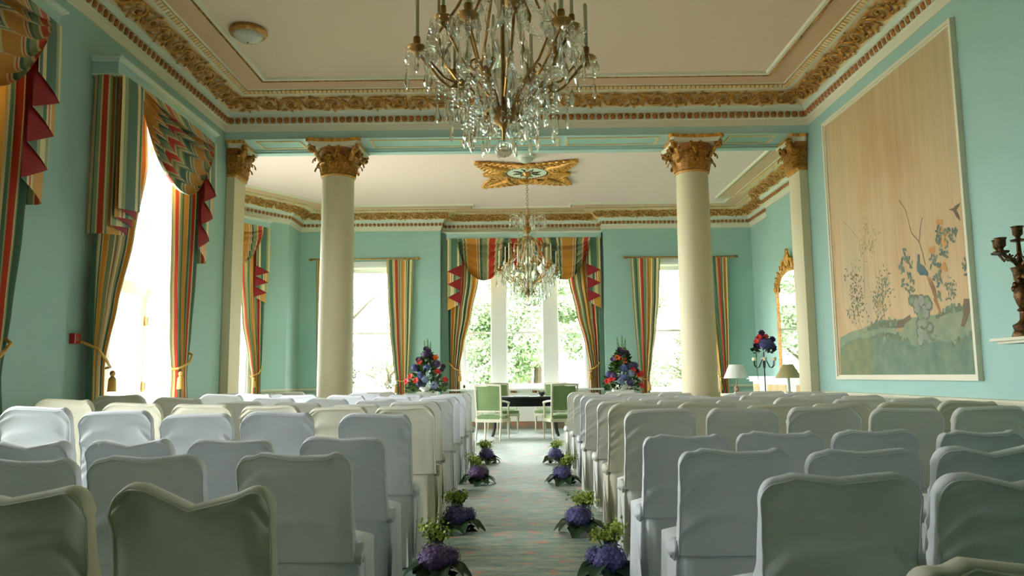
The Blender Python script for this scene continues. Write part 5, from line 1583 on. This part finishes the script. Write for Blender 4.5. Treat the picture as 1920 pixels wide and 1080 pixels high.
IT1 = [(-.02, .14, 'h', 3), (-.10, .22, 'h', 1), (.0, .34, 'h', 1), (.17, .40, 'h', 2), (-.20, .34, 'h', 0), (-.03, .55, 'h', 2), (-.10, .08, 'h', 0), (.14, .06, 'h', 3),
       (-.26, .20, 'l', 0), (-.32, .12, 'l', 0), (-.16, .13, 'l', 0), (.30, .14, 'l', 0), (.18, .27, 'l', 0), (.14, .50, 'l', 1), (-.12, .43, 'l', 0), (.24, .30, 'p', 1),
       (.03, .60, 'p', 0), (-.02, .64, 'p', 0), (.05, .52, 'p', 0), (-.14, .47, 'p', 0), (.26, .35, 'p', 0)]
IT2 = [(.10, .07, 'h', 0), (.0, .15, 'h', 1), (-.05, .10, 'h', 3), (-.16, .17, 'h', 2), (.02, .30, 'h', 1), (.12, .33, 'h', 0), (.12, .22, 'h', 3), (-.22, .20, 'h', 0), (.20, .34, 'h', 2),
       (-.19, .13, 'l', 0), (-.26, .09, 'l', 0), (.24, .19, 'l', 0), (.29, .21, 'l', 0), (.15, .27, 'l', 0), (.28, .02, 'l', 0), (-.08, .47, 'l', 1), (.03, .42, 'l', 1), (-.04, .60, 'p', 0), (.0, .55, 'p', 0), (.07, .55, 'p', 0), (-.03, .52, 'p', 0), (-.16, .44, 'p', 1), (.22, .25, 'p', 0)]
pyramid(-1.49, 12.4, .94, 'tall pyramid of blue hydrangeas and red lilies left of the green armchairs', IT1, [(-.04, .42, -.1, False), (.04, .40, .08, False), (.0, .45, 0, False), (.03, .36, .05, True)], 3, 'white flower pedestal behind the left front row')
pyramid(1.70, 12.4, .94, 'tall pyramid of violet hydrangeas and red lilies right of the green armchairs', IT2, [(-.05, .45, -.12, False), (.02, .47, .0, False), (.07, .42, .10, False), (-.03, .33, -.1, True), (.06, .33, .1, True)], 7, 'white flower pedestal behind the right front row')

# ------------------------------------------------------------------ signing table and green armchairs
tb = thing('oval_table', 'dark oval table between the green armchairs before the bay window', 'table', (.13, 15.3, 0))
mb = MB(); poly = [(.78 * cos(k * pi / 20), .42 * sin(k * pi / 20)) for k in range(40)]
mb.prism(poly, lambda p, k: (p[0], p[1], .745 + .03 * k)); ob('table_top', mb.mesh('table_top', M_BLACK, 30), tb)
mb = MB(); mb.prism([(p[0] * .93, p[1] * .93) for p in poly], lambda p, k: (p[0] * (.8 + .2 * k), p[1] * (.8 + .2 * k), .58 + .165 * k)); ob('apron', mb.mesh('apron', M_BLACK, 30), tb)
for sx in (-1, 1):
    for sy in (-1, 1):
        mb = MB().tube([(sx * .55, sy * .22, .6), (sx * .60, sy * .25, .35), (sx * .62, sy * .26, .12), (sx * .65, sy * .28, 0)], [.04, .032, .024, .028], 8)
        ob('leg', mb.mesh('table_leg', M_BLACK), tb)
c = thing('open_book', 'open white register book lying on the dark oval table', 'book', (.05, 15.1, .776))
ob('page', MB().box(-.16, -.09, 0, -.005, .09, .014).mesh('page', M_PAPER, 0), c); ob('page', MB().box(.005, -.09, 0, .16, .09, .014).mesh('page', M_PAPER, 0), c)
c = thing('silver_bowl', 'small silver bowl with leaves on the dark oval table', 'bowl', (.46, 15.15, .776))
ob('body', MB().lathe([(.03, 0), (.035, .012), (.06, .03), (.085, .08), (.08, .085), (.055, .035), (0, .02)], 20).mesh('bowl_body', M_SILVER, 50), c)
stuff(ob('leaves', foliage_mb(24, 4, .06, .06, .05).mesh('bowl_leaves', M_LEAF2, 0), c)); c.children[-1].location.z = .05
for i, x in enumerate((-.11, .39)):
    c = thing('brass_socket', '%s of the two brass sockets under the bay window' % ('left' if i == 0 else 'right'), 'socket', (x, YBAY - .05, .83), 0, 'brass sockets under the bay window')
    ob('plate', MB().box(-.075, -.026, -.035, .075, -.014, .02).mesh('socket_plate', M_BRASS, 0), c)
    ob('rocker', MB().box(-.02, -.032, -.02, .02, -.026, .005).mesh('socket_rocker', M_BLACK, 0), c)
def armchair(x, y, rz, lab):
    c = thing('armchair', lab, 'armchair', (x, y, 0), rz, 'green armchairs at the oval table')
    # faces +Y; back at y=0
    w = .27
    mb = MB()
    for sx in (-1, 1): mb.tube([(sx * .235, .02, .42), (sx * .245, -.02, .70), (sx * .25, -.06, 1.02)], [.024, .024, .022], 4, 0)
    mb.tube([(-.262, -.062, 1.01), (0, -.064, 1.02), (.262, -.062, 1.01)], .026, 4); mb.tube([(-.24, .005, .53), (.24, .005, .53)], .022, 4)
    ob('back_frame', mb.mesh('back_frame', M_CHAIRW, 30), c)
    def pf(u, v): return ((u - .5) * .44, -.002 - .056 * v - .018 * sin(pi * u) * sin(pi * v), .55 + .44 * v)
    mb = MB().grid(8, 8, pf)
    def pf2(u, v): return ((u - .5) * .44, .018 - .056 * v + .02 * sin(pi * u) * sin(pi * v), .55 + .44 * v)
    mb.grid(8, 8, pf2)
    ob('back_panel', mb.mesh('back_panel', M_CHECK, 60), c)
    mb = MB()
    def sf(u, v): return ((u - .5) * .52 * (.92 + .08 * v), .0 + .50 * v, .44 + .05 * (sin(pi * u) * sin(pi * v)) ** .4)
    mb.grid(12, 12, sf); mb.box(-.25, .0, .385, .25, .50, .445)
    ob('seat', mb.mesh('seat', M_CHECK, 50), c)
    mb = MB().box(-.265, -.01, .33, .265, .51, .39)
    ob('seat_rail', mb.mesh('seat_rail', M_CHAIRW, 0), c)
    for sx in (-1, 1):
        mb = MB().tube([(sx * .245, -.01, .72), (sx * .275, .12, .71), (sx * .285, .26, .69), (sx * .285, .34, .675)], [.02, .02, .022, .026], 6)
        mb.tube([(sx * .285, .33, .67), (sx * .275, .32, .56), (sx * .262, .36, .40)], [.02, .017, .02], 6)
        ob('arm', mb.mesh('chair_arm', M_CHAIRW), c)
        ob('leg', MB().lathe([(.012, 0), (.014, .03), (.024, .26), (.028, .33)], 10, (sx * .235, .475, 0)).mesh('leg', M_CHAIRW), c)
        mb = MB().tube([(sx * .235, -.05, 0), (sx * .235, -.01, .2), (sx * .235, .02, .42)], [.014, .02, .024], 8)
        ob('leg', mb.mesh('leg', M_CHAIRW), c)
armchair(-.56, 14.14, -.30, 'ivory armchair with green checked back, front left of the oval table')
armchair(.84, 14.10, .30, 'ivory armchair with green checked back, front right of the oval table')
armchair(-.44, 16.55, pi + .45, 'ivory and green armchair facing the camera behind the oval table, left')
armchair(.78, 16.55, pi - .45, 'ivory and green armchair facing the camera behind the oval table, right')

# ------------------------------------------------------------------ far right corner: chimneypiece, mirror, lamps, candle stand
mp = thing('chimneypiece', 'white chimneypiece with a gilt inlaid frieze on the right wall of the far room', 'fireplace', (XBREAST, 13.85, 0))
L0, L1 = -1.45, 1.45
ob('mantel_shelf', MB().box(-.52, L0, 1.08, 0, L1, 1.13).box(-.48, L0 + .04, 1.03, 0, L1 - .04, 1.08).mesh('mantel_shelf', M_WHITE, 0), mp)
ob('frieze', MB().box(-.42, L0 + .08, .80, 0, L1 - .08, 1.03).mesh('frieze', M_WHITE, 0), mp)
for y0, y1 in ((L1 - .45, L1 - .12), (-.5, .5), (L0 + .12, L0 + .45)):
    ob('inlay', MB().box(-.428, y0, .85, -.42, y1, .98).mesh('inlay', M_OCHRE, 0), mp)
for s in (-1, 1):
    a, b = (L0 + .08, L0 + .42) if s < 0 else (L1 - .42, L1 - .08)
    ob('jamb', MB().box(-.42, a, 0, 0, b, .80).box(-.44, a + .05, .08, -.42, b - .05, .74).mesh('jamb', M_WHITE, 0), mp)
ob('firebox', MB().box(-.10, L0 + .42, 0, -.06, L1 - .42, .80).mesh('firebox', M_BLACK, 0), mp)
mi_ = thing('gilt_mirror', 'tall gilt mirror with a carved arched crest over the chimneypiece', 'mirror', (XBREAST, 13.95, 1.14))
def arch(hw, zt, rise, n=12):
    return [(-hw, 0), (hw, 0), (hw, zt)] + [(hw * cos(pi * k / n), zt + rise * sin(pi * k / n)) for k in range(1, n)] + [(-hw, zt)]
ob('glass', MB().prism(arch(.66, 1.62, .32), lambda p, k: (-.03 - .012 * k, p[0], p[1] + .02)).mesh('mirror_glass', M_MIRROR, 0), mi_)
mb = MB(); o_, i_ = arch(.74, 1.65, .38), arch(.65, 1.61, .31)
n = len(o_)
for d in (.05,):
    vs = [(-.02, p[0], p[1]) for p in o_] + [(-.06, p[0] * .985, p[1]) for p in o_] + [(-.075, (p[0] + q[0]) / 2, (p[1] + q[1]) / 2) for p, q in zip(o_, i_)] + [(-.043, q[0], q[1] + .02) for q in i_]
    fs = []
    for r_ in range(3):
        for k in range(n):
            k2 = (k + 1) % n
            fs.append((r_ * n + k, r_ * n + k2, (r_ + 1) * n + k2, (r_ + 1) * n + k))
    mb.add(vs, fs)
ob('frame', mb.mesh('mirror_frame', M_GOLDB, 30), mi_)
mb = MB()
for k in range(11):
    a = pi * (k + .5) / 11; r = .74; z = 1.65 + .38 * sin(a); yy = r * cos(a)
    mb.ball((-.06, yy * .97, z + .02), (.03, .06, .06), 7, 5)
    mb.tube([(-.06, yy * .9, z), (-.08, yy * .97, z + .08), (-.08, yy * .9 + .05, z + .13 * sin(a)), (-.07, yy * .86, z + .06)], [.02, .024, .018, .012], 5)
for sg in (-1, 1):
    mb.tube([(-.07, sg * .30, 2.02), (-.09, sg * .24, 2.14), (-.08, sg * .12, 2.16), (-.08, sg * .10, 2.06)], [.03, .03, .026, .02], 6)
    mb.ball((-.07, sg * .72, 1.66), (.04, .07, .06), 7, 5)
mb.ball((-.08, 0, 2.16), (.05, .10, .14), 8, 6); mb.ball((-.08, 0, 2.31), (.035, .05, .06), 8, 6)
ob('crest', mb.mesh('mirror_crest', M_GOLDB, 60), mi_)

bt = thing('round_table', 'black round table before the chimneypiece, under the candle stand', 'table', (4.0, 11.78, 0))
ob('table_top', MB().lathe([(.0, .82), (.47, .82), (.50, .835), (.50, .865), (.48, .88), (0, .88)], 40).mesh('round_top', M_BLACK, 30), bt)
ob('pedestal', MB().lathe([(.05, .1), (.09, .2), (.05, .35), (.07, .6), (.12, .82)], 16).mesh('table_pedestal', M_BLACK, 40), bt)
for k in range(3):
    a = k * 2 * pi / 3
    ob('foot', MB().tube([(0, 0, .22), (.2 * cos(a), .2 * sin(a), .16), (.36 * cos(a), .36 * sin(a), .02)], [.05, .035, .03], 8).mesh('table_foot', M_BLACK), bt)
st = thing('side_table', 'low ivory side table under the white-shaded lamp', 'table', (3.82, 13.2, 0))
ob('table_top', MB().box(-.25, -.25, .80, .25, .25, .84).mesh('side_top', M_CHAIRW, 0), st)
for sx in (-1, 1):
    for sy in (-1, 1): ob('leg', MB().lathe([(.014, 0), (.025, .8)], 8, (sx * .21, sy * .21, 0)).mesh('side_leg', M_CHAIRW), st)
def lamp(x, y, z, lab, shade, r0, r1, h, zs, base):
    c = thing('table_lamp', lab, 'lamp', (x, y, z), 0, 'table lamps in the far corner')
    if base == 0: mb = MB().lathe([(.05, 0), (.055, .012), (.03, .03), (.045, .06), (.05, .10), (.02, .13), (.01, .15), (.008, zs + h * .6)], 18)
    else: mb = MB().lathe([(.07, 0), (.07, .015), (.02, .025), (.018, zs), (.010, zs + h * .6)], 18)
    ob('base', mb.mesh('lamp_base', M_CERAMIC if base == 0 else M_CREAM, 40), c)
    ob('shade', MB().lathe([(r1, zs), (r0, zs + h), (r0 - .004, zs + h), (r1 - .004, zs)], 32, caps=False).mesh('lamp_shade', shade, 60), c)
    ob('bulb', MB().ball((0, 0, zs + h * .55), (.03, .03, .045), 10, 8).mesh('bulb', M_PAPER), c)
lamp(3.76, 13.1, .84, 'table lamp with a white conical shade beside the right column', M_SHADEW, .115, .215, .235, .265, 0)
lamp(4.16, 11.7, .88, 'table lamp with a straw-coloured shade in front of the mirror', M_SHADEB, .075, .20, .21, .23, 1)
cs = thing('candle_stand', 'black iron candle stand holding a ball of violet and red flowers', 'candle stand', (3.83, 11.8, .88))
ob('base', MB().lathe([(.09, 0), (.09, .012), (.02, .02), (.008, .03)], 20).mesh('stand_base', M_IRON, 40), cs)
ob('pole', MB().tube([(0, 0, .02), (0, 0, .64)], .009, 8).mesh('stand_pole', M_IRON), cs)
for k in range(6):
    a = k * pi / 3 + .3; ca, sa = cos(a), sin(a)
    pts = [(0, .50), (.03, .52), (.06, .46), (.09, .40), (.13, .39), (.165, .43), (.17, .50)]
    ar = ob('arm', MB().tube([(r * ca, r * sa, z) for r, z in pts], .006, 6).mesh('stand_arm', M_IRON), cs)
    ob('candle', MB().lathe([(.027, .50), (.027, .55), (0, .552)], 12, (.17 * ca, .17 * sa, 0)).mesh('short_candle', M_CANDLE, 40), ar)
FB = [(0, -.09, .76, 0, 1.15), (-.02, 0, .84, 2, 1.0), (.10, -.02, .74, 2, .9)]
for dx, dy, dz, mi2, s in FB: ob('hydrangea_head', hyd_me[0], cs, (dx, dy, dz), (0, 0, dx * 9), (s, s, s), M_HYD[mi2])
for dx, dy, dz in ((-.12, -.06, .80), (.02, -.08, .87), (-.09, -.10, .86)): ob('lily', lily_me, cs, (dx, dy, dz), (1.2, 0, dx * 5), (.62, .62, .62))
for dx, dz in ((.13, .70), (-.13, .72), (.12, .82), (-.04, .92)): ob('bloom', small_me, cs, (dx, -.05, dz), (1.2, 0, 0), (1.2, 1.2, 1.2))
stuff(ob('foliage', foliage_mb(160, 12, .17, .22, .08).mesh('ball_foliage', M_LEAF, 0), cs, (0, 0, .62)))
ob('trailing_stem', MB().tube([(-.13, -.05, .64), (-.14, -.06, .45), (-.12, -.06, .2)], [.012, .008, .004], 5).mesh('trailing_stem', M_STEM), cs)
